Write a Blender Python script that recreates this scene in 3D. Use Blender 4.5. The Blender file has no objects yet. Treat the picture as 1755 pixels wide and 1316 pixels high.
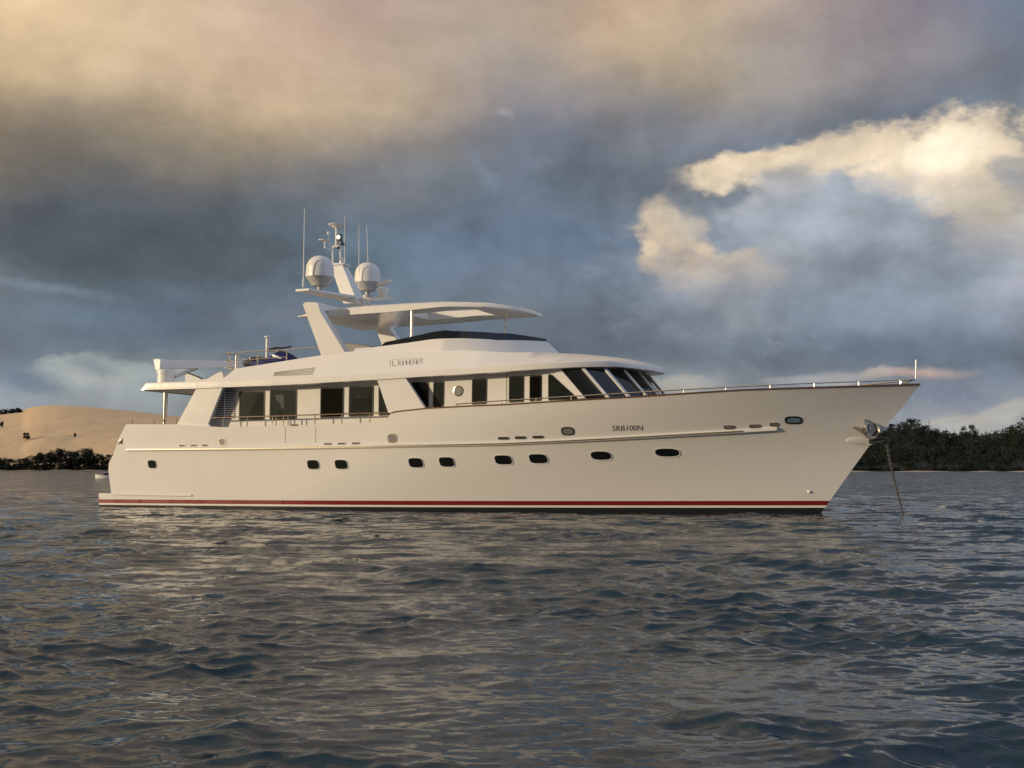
import bpy, bmesh, math, random
import numpy as np
from mathutils import Vector, Matrix, noise as mnoise

random.seed(7)
rng = np.random.default_rng(7)
SC = bpy.context.scene
COL = SC.collection
R = math.radians
sin, cos, pi = math.sin, math.cos, math.pi

# ------------------------------------------------------------------ camera
F, CX, CY, HZ = 1950.0, 877.5, 658.0, 804.0     # photograph's focal length, centre and horizon, in its own pixels
CAM_H = 1.4773
TILT = math.atan((HZ - CY) / F)
cam_d = bpy.data.cameras.new('camera')
cam = bpy.data.objects.new('camera', cam_d)
COL.objects.link(cam)
cam_d.sensor_width = 36.0
cam_d.lens = 36.0 * F / 1755.0
cam_d.clip_start = 0.1
cam_d.clip_end = 30000
cam.location = (0, 0, CAM_H)
cam.rotation_euler = (pi / 2 + TILT, 0, 0)
SC.camera = cam
SC.view_settings.view_transform = 'Standard'
SC.view_settings.look = 'None'
SC.view_settings.exposure = 0.0
SC.view_settings.gamma = 1.0

# ship axes: d runs to the bow, n to starboard
YAW = R(23.42)
SHIP_O = np.array([-15.14129, 48.17296])
SD = np.array([cos(YAW), -sin(YAW)])
SN = np.array([-sin(YAW), -cos(YAW)])

# sun: low, warm, from abaft the starboard beam
SUN_EL, SUN_AFT = R(10.0), R(50)
_h = -sin(SUN_AFT) * SD + cos(SUN_AFT) * SN
SUN_DIR = Vector((_h[0] * cos(SUN_EL), _h[1] * cos(SUN_EL), sin(SUN_EL)))
sun_d = bpy.data.lights.new('sun', 'SUN')
sun_d.energy = 3.35
sun_d.angle = R(2.0)
sun_d.color = (1.0, 0.80, 0.53)
sun = bpy.data.objects.new('sun', sun_d)
COL.objects.link(sun)
sun.rotation_euler = SUN_DIR.to_track_quat('Z', 'Y').to_euler()
sun.location = SUN_DIR * 200


def lin(c):
    return tuple(((v / 255) / 12.92 if v / 255 <= 0.04045 else ((v / 255 + 0.055) / 1.055) ** 2.4) for v in c)


fw = np.array([0, cos(TILT), sin(TILT)])
upv = np.array([0, -sin(TILT), cos(TILT)])
rtv = np.array([1.0, 0, 0])


def ray(x, y):
    return rtv * (x - CX) + upv * (CY - y) + fw * F


def azel(x, y):
    r = ray(x, y)
    r = r / np.linalg.norm(r)
    return math.degrees(math.atan2(r[0], r[1])), math.degrees(math.asin(r[2]))


def azel_px(az, el):
    a, e = R(az), R(el)
    w = np.array([sin(a) * cos(e), cos(a) * cos(e), sin(e)])
    k = max(w @ fw, 0.05)
    return CX + F * (w @ rtv) / k, CY - F * (w @ upv) / k


# ------------------------------------------------------------------ world: evening clouds by direction
SX = [0, 150, 300, 450, 600, 750, 900, 1050, 1200, 1350, 1500, 1650, 1755]
SKY = {
 -220: [(206,176,136),(200,172,134),(192,166,134),(182,160,134),(172,152,134),(164,148,132),(158,146,132),(176,154,130),(172,152,130),(150,140,134),(128,126,134),(112,118,134),(96,110,130)],
 0:   [(236,206,158),(226,196,151),(215,188,150),(203,178,150),(190,166,148),(182,163,145),(178,160,140),(203,174,140),(203,177,142),(178,160,145),(150,138,140),(128,128,142),(105,120,140)],
 60:  [(229,199,150),(222,195,150),(215,188,150),(206,178,148),(193,166,145),(180,162,145),(172,158,142),(195,170,138),(200,178,142),(166,153,142),(146,138,142),(142,138,140),(110,118,132)],
 120: [(208,182,138),(198,174,134),(203,178,143),(208,181,145),(192,169,142),(184,165,140),(160,152,142),(164,151,135),(178,160,130),(154,146,138),(142,137,138),(132,132,138),(106,115,125)],
 180: [(163,144,115),(148,134,112),(162,144,116),(203,177,139),(197,174,138),(172,156,137),(140,138,142),(146,138,132),(140,134,128),(131,131,133),(118,127,137),(106,120,138),(114,121,127)],
 240: [(138,125,105),(130,121,105),(136,126,106),(164,148,120),(150,138,122),(140,132,125),(114,124,138),(114,119,126),(120,127,138),(115,128,143),(118,128,140),(130,132,136),(120,124,128)],
 300: [(112,108,100),(108,105,98),(112,108,102),(118,114,108),(116,117,116),(116,123,128),(109,121,136),(107,116,125),(125,130,136),(158,160,162),(168,168,166),(190,182,168),(170,168,162)],
 360: [(92,98,104),(88,95,101),(90,97,103),(93,102,108),(102,116,128),(106,123,141),(98,114,131),(104,119,136),(122,128,136),(146,155,163),(148,161,172),(170,172,172),(176,172,168)],
 420: [(82,90,97),(78,86,92),(76,86,92),(86,101,109),(98,116,130),(106,125,144),(98,117,138),(98,118,138),(130,138,146),(148,158,168),(144,160,173),(163,167,170),(172,170,168)],
 470: [(101,113,121),(80,91,97),(78,90,96),(91,107,117),(98,116,130),(104,121,139),(112,125,140),(100,117,135),(128,136,143),(146,153,160),(131,148,165),(150,158,168),(155,160,168)],
 520: [(106,120,130),(98,116,131),(96,113,128),(97,113,125),(99,114,125),(99,114,127),(105,118,130),(104,117,129),(122,131,139),(131,142,153),(120,137,155),(134,145,158),(138,148,160)],
 580: [(99,111,119),(103,117,132),(98,113,128),(97,111,124),(99,114,127),(99,113,126),(100,112,124),(98,110,121),(103,114,124),(103,116,129),(96,110,126),(103,116,131),(108,119,133)],
 615: [(100,113,125),(112,126,134),(112,126,136),(100,113,126),(100,113,126),(100,113,126),(100,112,124),(98,110,121),(102,112,122),(102,114,126),(94,108,124),(96,109,124),(98,110,124)],
 650: [(116,130,142),(150,158,158),(146,155,155),(120,132,140),(110,122,132),(110,122,132),(110,122,132),(112,122,130),(135,142,146),(122,134,144),(140,142,150),(128,138,152),(120,132,148)],
 700: [(146,154,160),(150,157,160),(148,156,160),(140,150,156),(138,148,156),(138,148,156),(138,148,156),(140,150,156),(148,155,156),(140,150,158),(134,146,160),(150,157,162),(152,158,160)],
 760: [(156,158,160),(158,160,162),(158,160,162),(150,156,160),(148,156,160),(148,156,160),(148,156,160),(150,158,160),(155,160,160),(150,158,162),(150,158,165),(172,172,166),(176,174,166)],
}
SKY_Y = sorted(SKY)


def sky_px(x, y):
    x = min(max(x, SX[0]), SX[-1])
    y = min(max(y, SKY_Y[0]), SKY_Y[-1])
    i = max(k for k in range(len(SX) - 1) if SX[k] <= x)
    j = max(k for k in range(len(SKY_Y) - 1) if SKY_Y[k] <= y)
    fx = (x - SX[i]) / (SX[i + 1] - SX[i])
    fy = (y - SKY_Y[j]) / (SKY_Y[j + 1] - SKY_Y[j])
    a, b = SKY[SKY_Y[j]], SKY[SKY_Y[j + 1]]
    g = lambda r, c: np.array(lin(r[c]))
    return (g(a, i) * (1 - fx) + g(a, i + 1) * fx) * (1 - fy) + (g(b, i) * (1 - fx) + g(b, i + 1) * fx) * fy


class NT:
    """small helper that wires shader nodes"""
    def __init__(s, tree):
        s.t = tree
        s.n = tree.nodes
        s.l = tree.links

    def new(s, typ, **kw):
        nd = s.n.new(typ)
        for k, v in kw.items():
            setattr(nd, k, v)
        return nd

    def put(s, sock, v):
        if isinstance(v, bpy.types.NodeSocket):
            s.l.new(v, sock)
        elif isinstance(v, bpy.types.Node):
            s.l.new(v.outputs[0], sock)
        else:
            sock.default_value = v

    def math(s, op, a, b=None, c=None, clamp=False):
        nd = s.new('ShaderNodeMath', operation=op, use_clamp=clamp)
        s.put(nd.inputs[0], a)
        if b is not None:
            s.put(nd.inputs[1], b)
        if c is not None:
            s.put(nd.inputs[2], c)
        return nd.outputs[0]

    def vmath(s, op, a, b=None, c=None, out=0):
        nd = s.new('ShaderNodeVectorMath', operation=op)
        s.put(nd.inputs[0], a)
        if b is not None:
            s.put(nd.inputs['Scale'] if op == 'SCALE' else nd.inputs[1], b)
        if c is not None:
            s.put(nd.inputs[2], c)
        return nd.outputs[out]

    def noise(s, vec, scale, detail=4, rough=0.55, dist=0.0, dim='3D'):
        nd = s.new('ShaderNodeTexNoise', noise_dimensions=dim)
        if vec is not None:
            s.put(nd.inputs['Vector'], vec)
        nd.inputs['Scale'].default_value = scale
        nd.inputs['Detail'].default_value = detail
        nd.inputs['Roughness'].default_value = rough
        nd.inputs['Distortion'].default_value = dist
        return nd

    def maprange(s, v, a, b, c=0.0, d=1.0, smooth=False):
        nd = s.new('ShaderNodeMapRange')
        if smooth:
            nd.interpolation_type = 'SMOOTHSTEP'
        s.put(nd.inputs[0], v)
        for k, q in enumerate((a, b, c, d)):
            s.put(nd.inputs[k + 1], q)
        return nd.outputs[0]

    def mix(s, f, a, b, mode='MIX'):
        nd = s.new('ShaderNodeMix', data_type='RGBA', blend_type=mode)
        s.put(nd.inputs[0], f)
        s.put(nd.inputs[6], a)
        s.put(nd.inputs[7], b)
        return nd.outputs[2]


world = bpy.data.worlds.new('World')
SC.world = world
world.use_nodes = True
W = NT(world.node_tree)
W.n.clear()
wout = W.new('ShaderNodeOutputWorld')
wbg = W.new('ShaderNodeBackground')
wbg.inputs['Strength'].default_value = 0.1
W.l.new(wbg.outputs[0], wout.inputs[0])
tc = W.new('ShaderNodeTexCoord').outputs['Generated']
direction = W.vmath('NORMALIZE', tc)
# billows: the cloud layout is warped by several octaves of noise
stretch = W.vmath('MULTIPLY', direction, (1.0, 1.0, 1.7))
n1 = W.noise(stretch, 5.5, 6, 0.58)
n2 = W.noise(stretch, 21.0, 5, 0.6)
w1 = W.vmath('SUBTRACT', n1.outputs['Color'], (0.5, 0.5, 0.5))
w2 = W.vmath('SUBTRACT', n2.outputs['Color'], (0.5, 0.5, 0.5))
sep = W.new('ShaderNodeSeparateXYZ')
W.l.new(direction, sep.inputs[0])
az0 = W.math('MULTIPLY', W.math('ARCTAN2', sep.outputs[0], sep.outputs[1]), 180 / pi)
el0 = W.math('MULTIPLY', W.math('ARCSINE', sep.outputs[2]), 180 / pi)
wv1 = W.new('ShaderNodeSeparateXYZ'); W.l.new(w1, wv1.inputs[0])
wv2 = W.new('ShaderNodeSeparateXYZ'); W.l.new(w2, wv2.inputs[0])
el_fade = W.maprange(el0, 0.0, 9.0, 0.35, 1.0)
azw = W.math('ADD', az0, W.math('ADD', W.math('MULTIPLY', wv1.outputs[0], 7.0), W.math('MULTIPLY', wv2.outputs[0], 1.6)))
elw = W.math('ADD', el0, W.math('MULTIPLY', el_fade, W.math('ADD', W.math('MULTIPLY', wv1.outputs[1], 4.2), W.math('MULTIPLY', wv2.outputs[1], 1.1))))
azn = W.math('MULTIPLY_ADD', azw, 1 / 360, 0.5)
side_cols = {  # unseen sky beyond the frame, toned for its light on the yacht: (az, low, mid, high)
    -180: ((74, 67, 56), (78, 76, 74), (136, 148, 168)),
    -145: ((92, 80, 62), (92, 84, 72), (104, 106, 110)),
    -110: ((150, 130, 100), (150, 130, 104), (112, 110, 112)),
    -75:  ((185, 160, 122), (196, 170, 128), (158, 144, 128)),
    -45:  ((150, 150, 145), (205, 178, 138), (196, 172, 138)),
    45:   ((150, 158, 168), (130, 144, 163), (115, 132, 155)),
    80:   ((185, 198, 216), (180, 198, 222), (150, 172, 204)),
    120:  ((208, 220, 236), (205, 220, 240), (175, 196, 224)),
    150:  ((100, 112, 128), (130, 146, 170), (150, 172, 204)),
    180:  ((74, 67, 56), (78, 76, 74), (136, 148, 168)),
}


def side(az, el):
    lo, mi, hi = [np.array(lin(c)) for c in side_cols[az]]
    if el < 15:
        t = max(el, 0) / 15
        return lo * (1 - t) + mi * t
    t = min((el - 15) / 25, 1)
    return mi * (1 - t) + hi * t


ROW_EL = [-3.0] + [azel(CX, y)[1] for y in (770, 735, 700, 668, 650, 630, 612, 585, 550, 515, 485, 460, 430, 395, 360, 325, 290, 255, 220, 180, 140, 100, 60, 20)] + [24.5, 30.0]
az_in = np.linspace(-24.5, 24.5, 19)
prev = None
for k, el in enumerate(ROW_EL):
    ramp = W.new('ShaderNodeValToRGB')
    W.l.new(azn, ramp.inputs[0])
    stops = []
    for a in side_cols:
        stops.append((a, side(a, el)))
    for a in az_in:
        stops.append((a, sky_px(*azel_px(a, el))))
    stops.sort(key=lambda q: q[0])
    els = ramp.color_ramp.elements
    els[0].position = stops[0][0] / 360 + 0.5
    els[0].color = (*stops[0][1], 1)
    els[1].position = stops[-1][0] / 360 + 0.5
    els[1].color = (*stops[-1][1], 1)
    for a, c in stops[1:-1]:
        e = els.new(a / 360 + 0.5)
        e.color = (*c, 1)
    if prev is None:
        prev = ramp.outputs[0]
    else:
        prev = W.mix(W.maprange(elw, ROW_EL[k - 1], el), prev, ramp.outputs[0])
# unseen higher sky, brightened for the sea's reflections and light from above
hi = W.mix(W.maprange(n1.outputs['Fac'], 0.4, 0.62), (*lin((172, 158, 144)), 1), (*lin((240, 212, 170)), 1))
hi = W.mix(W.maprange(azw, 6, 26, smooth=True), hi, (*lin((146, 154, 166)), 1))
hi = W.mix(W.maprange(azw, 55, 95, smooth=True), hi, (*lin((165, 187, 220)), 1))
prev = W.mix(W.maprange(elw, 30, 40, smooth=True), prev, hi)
zen = W.mix(W.maprange(n1.outputs['Fac'], 0.42, 0.65), (*lin((150, 164, 182)), 1), (*lin((200, 196, 190)), 1))
prev = W.mix(W.maprange(elw, 52, 72, smooth=True), prev, zen)

# separate cloud masses with their own edges, back to front: (x, y, half width, half height, tilt, colour, softness, ragged edge, opacity)
BLOBS = [
    (1420, 425, 340, 135, -5, (143, 156, 168), 0.7, 0.6, 0.9),
    (1290, 284, 128, 30, -9, (238, 216, 178), 0.35, 0.7, 0.95),
    (1440, 268, 170, 42, -7, (234, 214, 180), 0.45, 0.7, 0.95),
    (1620, 270, 175, 64, -4, (240, 220, 184), 0.45, 0.8, 0.95),
    (1650, 345, 120, 62, 20, (216, 202, 176), 0.7, 0.8, 0.8),
    (1216, 298, 34, 20, -20, (255, 236, 198), 0.4, 0.6, 0.95),
    (1350, 276, 60, 12, -8, (252, 232, 194), 0.6, 0.8, 0.8),
    (1612, 262, 80, 36, -6, (255, 238, 204), 0.5, 0.8, 0.9),
    (1500, 292, 60, 14, -4, (246, 226, 190), 0.6, 0.8, 0.8),
    (1735, 290, 36, 26, 10, (150, 154, 158), 0.6, 0.9, 0.7),
    (1340, 330, 130, 40, -6, (176, 178, 179), 0.7, 0.9, 0.9),
    (1490, 335, 100, 40, 4, (186, 184, 180), 0.7, 0.9, 0.8),
    (1444, 312, 28, 26, 0, (152, 162, 173), 0.5, 0.8, 0.75),
    (1400, 392, 155, 66, -6, (154, 164, 173), 0.6, 0.9, 0.9),
    (1520, 392, 95, 58, 20, (151, 163, 173), 0.5, 0.9, 0.9),
    (1700, 420, 110, 34, 10, (172, 172, 172), 0.7, 0.9, 0.7),
    (1130, 418, 40, 46, 20, (224, 202, 168), 0.6, 0.8, 0.95),
    (1175, 450, 78, 44, 30, (204, 187, 162), 0.7, 0.9, 0.95),
    (1245, 462, 80, 32, 20, (190, 178, 162), 0.5, 0.9, 0.9),
    (1120, 372, 20, 30, -25, (222, 202, 170), 0.5, 0.8, 0.85),
    (1104, 426, 14, 20, -20, (250, 224, 182), 0.8, 1.0, 0.8),
    (1196, 424, 34, 9, 22, (232, 208, 170), 0.9, 1.0, 0.7),
    (1230, 502, 115, 42, 24, (164, 161, 159), 0.9, 0.9, 0.85),
    (1268, 438, 34, 24, 10, (196, 184, 166), 0.45, 0.7, 0.85),
    (1302, 452, 40, 30, 10, (186, 178, 166), 0.45, 0.7, 0.85),
    (1285, 482, 60, 34, 10, (160, 160, 162), 0.7, 0.8, 0.8),
    (1345, 425, 50, 40, 0, (158, 166, 174), 0.4, 0.7, 0.85),
    (1440, 372, 60, 44, 0, (158, 168, 175), 0.5, 0.8, 0.8),
    (1560, 425, 66, 50, 0, (152, 163, 172), 0.4, 0.7, 0.8),
    (1640, 470, 90, 44, 0, (140, 153, 166), 0.6, 0.8, 0.7),
    (1300, 525, 200, 44, 8, (120, 134, 147), 0.9, 0.8, 0.6),
    (1140, 352, 26, 26, 0, (212, 196, 168), 0.5, 0.8, 0.8),
    (1165, 318, 26, 22, 0, (196, 186, 168), 0.6, 0.8, 0.7),
    (1246, 330, 44, 32, -10, (114, 124, 134), 0.5, 1.0, 0.9),
    (1180, 345, 48, 26, 40, (119, 128, 137), 0.45, 0.8, 0.9),
    (1140, 300, 26, 26, 0, (112, 122, 134), 0.8, 0.8, 0.6),
    (1000, 315, 120, 42, 4, (94, 107, 118), 0.8, 0.8, 0.7),
    (857, 196, 22, 8, 8, (166, 164, 164), 1.0, 1.2, 0.6),
    (825, 290, 60, 16, 50, (126, 140, 156), 0.9, 0.9, 0.6),
    (230, 425, 330, 50, 3, (81, 88, 93), 0.45, 0.5, 0.75),
    (640, 330, 170, 46, 6, (112, 113, 116), 0.9, 0.8, 0.5),
    (500, 545, 150, 26, -3, (112, 122, 133), 0.9, 0.9, 0.6),
    (800, 520, 130, 30, 6, (112, 122, 131), 0.9, 0.9, 0.6),
    (70, 490, 110, 11, 6, (124, 138, 147), 0.8, 0.7, 0.6),
    (165, 640, 90, 26, 6, (164, 172, 168), 0.5, 0.7, 0.8),
    (255, 640, 70, 14, 4, (158, 168, 166), 0.5, 0.7, 0.75),
    (165, 632, 36, 10, 14, (120, 133, 145), 0.9, 0.8, 0.6),
    (40, 650, 60, 14, 14, (104, 120, 136), 0.7, 0.8, 0.75),
    (1175, 658, 60, 18, -2, (170, 168, 158), 0.5, 0.6, 0.85),
    (1345, 652, 40, 8, -3, (164, 166, 164), 0.6, 0.7, 0.7),
    (1420, 650, 50, 14, -3, (168, 168, 166), 0.6, 0.7, 0.75),
    (1570, 638, 72, 10, 2, (200, 170, 158), 0.8, 0.7, 0.8),
    (1500, 641, 40, 10, -8, (182, 174, 164), 0.7, 0.7, 0.7),
    (1620, 676, 80, 22, 12, (118, 132, 152), 0.7, 0.7, 0.7),
    (1725, 706, 70, 16, -20, (176, 174, 166), 0.6, 0.8, 0.85),
    (1640, 722, 60, 10, -4, (178, 176, 166), 0.6, 0.7, 0.8),
    (1235, 300, 40, 24, -12, (250, 228, 190), 0.5, 0.9, 0.8),
    (1165, 385, 40, 30, 30, (196, 184, 164), 0.7, 0.9, 0.7),
]
comb = W.new('ShaderNodeCombineXYZ')
azb = W.math('ADD', az0, W.math('ADD', W.math('MULTIPLY', wv1.outputs[0], 1.2), W.math('MULTIPLY', wv2.outputs[0], 1.6)))
elb = W.math('ADD', el0, W.math('MULTIPLY', el_fade, W.math('ADD', W.math('MULTIPLY', wv1.outputs[1], .7), W.math('MULTIPLY', wv2.outputs[1], 1.1))))
W.l.new(azb, comb.inputs[0])
W.l.new(elb, comb.inputs[1])
n3 = W.noise(stretch, 34.0, 6, 0.62)
rag = W.math('SUBTRACT', n3.outputs['Fac'], 0.5)
n4 = W.noise(stretch, 11.0, 7, 0.62)
rag2 = W.math('SUBTRACT', n4.outputs['Fac'], 0.5)
for (bx, by, rx, ry, tilt, colr, soft, edge, op) in BLOBS:
    a, e = azel(bx, by)
    mp = W.new('ShaderNodeMapping', vector_type='TEXTURE')
    W.l.new(comb.outputs[0], mp.inputs[0])
    mp.inputs['Location'].default_value = (a, e, 0)
    mp.inputs['Rotation'].default_value = (0, 0, -R(tilt))
    mp.inputs['Scale'].default_value = (rx / 34.03, ry / 34.03, 1)
    r_ = W.vmath('LENGTH', mp.outputs[0], out=1)
    f = W.math('ADD', W.math('MULTIPLY', rag, edge * 2.0), W.math('MULTIPLY_ADD', rag2, edge * 1.5, r_))
    m = W.math('MULTIPLY', W.maprange(f, 1.0 + soft * 0.55, 1.0 - soft * 0.95, smooth=True), op)
    prev = W.mix(m, prev, (*lin(colr), 1))
# fine mottling of the cloud faces
prev = W.vmath('SCALE', prev, W.maprange(n4.outputs['Fac'], 0.3, 0.7, 0.90, 1.13))
# relief of the cloud faces: thickness falling off towards the sun side reads as a lit flank
puff_v = W.vmath('MULTIPLY', direction, (1.0, 1.0, 1.25))
puff_a = W.noise(puff_v, 10.0, 6, 0.55, 0.2)
puff_b = W.noise(W.vmath('ADD', puff_v, (-0.016, 0.0, 0.022)), 10.0, 6, 0.55, 0.2)
relief = W.math('SUBTRACT', puff_a.outputs['Fac'], puff_b.outputs['Fac'])
gain = W.math('MULTIPLY', W.maprange(azw, 2, 10, 1.0, 1.35), W.maprange(el0, 14, 20, 1.0, 0.55))
prev = W.vmath('SCALE', prev, W.math('MULTIPLY_ADD', relief, gain, 1.0))
prev = W.vmath('MULTIPLY', prev, (1.0, 0.985, 1.02))
hsv = W.new('ShaderNodeHueSaturation')
hsv.inputs['Saturation'].default_value = 0.93
W.l.new(prev, hsv.inputs['Color'])
prev = hsv.outputs[0]
# below the horizon (only seen by rays under the water sheet)
sky_n = W.new('ShaderNodeTexSky', sky_type='NISHITA')
sky_n.sun_disc = False
sky_n.sun_elevation = SUN_EL
sky_n.sun_rotation = math.atan2(SUN_DIR.x, SUN_DIR.y)
scaled = W.vmath('SCALE', prev, 10.0)
W.l.new(W.mix(0.96, sky_n.outputs[0], scaled), wbg.inputs['Color'])
world.cycles.sampling_method = 'MANUAL'
world.cycles.sample_map_resolution = 512


# ------------------------------------------------------------------ materials
def mat(name, base, rough=0.5, metal=0.0, spec=0.5, coat=0.0, var=0.0, vscale=3.0, bump=0.0, bscale=20.0, emit=None):
    m = bpy.data.materials.new(name)
    m.use_nodes = True
    t = NT(m.node_tree)
    b = t.n['Principled BSDF']
    b.inputs['Base Color'].default_value = (*base, 1)
    b.inputs['Roughness'].default_value = rough
    b.inputs['Metallic'].default_value = metal
    b.inputs['Specular IOR Level'].default_value = spec
    b.inputs['Coat Weight'].default_value = coat
    b.inputs['Coat Roughness'].default_value = 0.08
    co = t.new('ShaderNodeTexCoord').outputs['Object']
    if var:
        n = t.noise(co, vscale, 5)
        c = t.mix(n.outputs['Fac'], (*[v * (1 - var) for v in base], 1), (*[min(1, v * (1 + var)) for v in base], 1))
        t.l.new(c, b.inputs['Base Color'])
        t.l.new(t.maprange(n.outputs['Fac'], 0.3, 0.7, rough * 0.85, min(1, rough * 1.15)), b.inputs['Roughness'])
    if bump:
        nb = t.noise(co, bscale, 4)
        bn = t.new('ShaderNodeBump')
        bn.inputs['Strength'].default_value = bump
        bn.inputs['Distance'].default_value = 0.02
        t.l.new(nb.outputs['Fac'], bn.inputs['Height'])
        t.l.new(bn.outputs[0], b.inputs['Normal'])
    if emit:
        b.inputs['Emission Color'].default_value = (*emit[0], 1)
        b.inputs['Emission Strength'].default_value = emit[1]
    return m


M = dict(
    gel=mat('gelcoat', (0.74, 0.72, 0.69), 0.2, coat=0.3, var=0.02, vscale=0.7, bump=0.5, bscale=0.8),
    white=mat('white paint', (0.76, 0.75, 0.73), 0.3, var=0.015, vscale=1.0),
    red=mat('red boot stripe', (0.20, 0.012, 0.016), 0.3, var=0.05),
    black=mat('black antifouling', (0.012, 0.012, 0.013), 0.5, var=0.2, vscale=4),
    steel=mat('polished steel', (0.66, 0.60, 0.50), 0.24, metal=1.0),  # warm tint puts golden sunlit reflections into the colour
    teak=mat('varnished teak', (0.13, 0.05, 0.022), 0.3, coat=0.3, var=0.25, vscale=6),
    deck=mat('teak deck', (0.30, 0.20, 0.12), 0.6, var=0.2, vscale=5),
    glass=mat('tinted glass', (0.009, 0.010, 0.010), 0.03, spec=0.6),
    visor=mat('smoked acrylic', (0.010, 0.013, 0.018), 0.06, spec=0.5),
    rubber=mat('black gasket', (0.015, 0.015, 0.015), 0.5),
    grey=mat('grey fitting', (0.18, 0.17, 0.17), 0.45, var=0.1),
    dkgrey=mat('dark grey', (0.05, 0.05, 0.055), 0.5),
    letter=mat('lettering', (0.06, 0.06, 0.065), 0.4),
    name=mat('name lettering', (0.30, 0.27, 0.25), 0.4),
    blue=mat('blue gelcoat', (0.010, 0.018, 0.105), 0.6, spec=0.2, var=0.05),
    canvas=mat('pale canvas', (0.66, 0.65, 0.62), 0.7, var=0.04, bump=0.2),
    dome=mat('radome', (0.72, 0.70, 0.68), 0.38, var=0.02),
    domebase=mat('radome base', (0.42, 0.41, 0.40), 0.45, var=0.03),
    satin=mat('satin steel', (0.30, 0.29, 0.28), 0.42, metal=0.8),
    sky_view=mat('painted sky view', (0.15, 0.21, 0.29), 0.1),  # sky seen through the open fairlead, painted as a flat pane
    lamp=mat('lamp glass', (0.9, 0.85, 0.75), 0.2, emit=((1.0, 0.87, 0.66), 2.6)),
    chain=mat('galvanised chain', (0.10, 0.097, 0.09), 0.6, metal=0.4, var=0.2, vscale=12),
    brown=mat('trunk bark', (0.09, 0.065, 0.05), 0.9, var=0.3, vscale=2),
)


def tint_mat():
    m = bpy.data.materials.new('tinted window glass')
    m.use_nodes = True
    t = NT(m.node_tree)
    t.n.clear()
    out = t.new('ShaderNodeOutputMaterial')
    tr = t.new('ShaderNodeBsdfTransparent')
    tr.inputs[0].default_value = (.40, .45, .45, 1)
    gl = t.new('ShaderNodeBsdfGlossy')
    gl.inputs['Color'].default_value = (1, 1, 1, 1)
    gl.inputs['Roughness'].default_value = .02
    fr = t.new('ShaderNodeFresnel')
    fr.inputs['IOR'].default_value = 1.36
    co = t.new('ShaderNodeTexCoord').outputs['Object']
    n = t.noise(co, 1.3, 2)
    b = t.new('ShaderNodeBump')
    b.inputs['Strength'].default_value = .25
    b.inputs['Distance'].default_value = .03
    t.l.new(n.outputs['Fac'], b.inputs['Height'])
    t.l.new(b.outputs[0], gl.inputs['Normal'])
    t.l.new(b.outputs[0], fr.inputs['Normal'])
    mx = t.new('ShaderNodeMixShader')
    t.l.new(fr.outputs[0], mx.inputs[0])
    t.l.new(tr.outputs[0], mx.inputs[1])
    t.l.new(gl.outputs[0], mx.inputs[2])
    t.l.new(mx.outputs[0], out.inputs[0])
    return m


M['tint'] = tint_mat()
M['curtain_reflection'] = mat('pale curtain', (.55, .55, .53), .8, var=.1, vscale=8)
M['pane_reflection'] = mat('painted pane reflection', (.034, .035, .032), .7, var=.3, vscale=2)  # tone of reflections painted behind the window panes


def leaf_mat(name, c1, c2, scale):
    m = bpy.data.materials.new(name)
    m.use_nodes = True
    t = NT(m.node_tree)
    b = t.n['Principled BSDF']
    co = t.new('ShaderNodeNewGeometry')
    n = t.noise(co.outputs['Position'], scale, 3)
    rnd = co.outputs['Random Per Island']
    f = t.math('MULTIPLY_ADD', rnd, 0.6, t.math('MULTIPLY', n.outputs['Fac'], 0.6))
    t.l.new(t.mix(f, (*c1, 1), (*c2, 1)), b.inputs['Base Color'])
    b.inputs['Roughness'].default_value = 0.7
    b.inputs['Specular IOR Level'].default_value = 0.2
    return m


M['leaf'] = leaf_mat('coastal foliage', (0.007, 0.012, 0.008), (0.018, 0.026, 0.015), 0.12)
M['leaf_bush'] = leaf_mat('dune scrub', (0.04, 0.032, 0.018), (0.075, 0.06, 0.032), 0.3)


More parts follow.
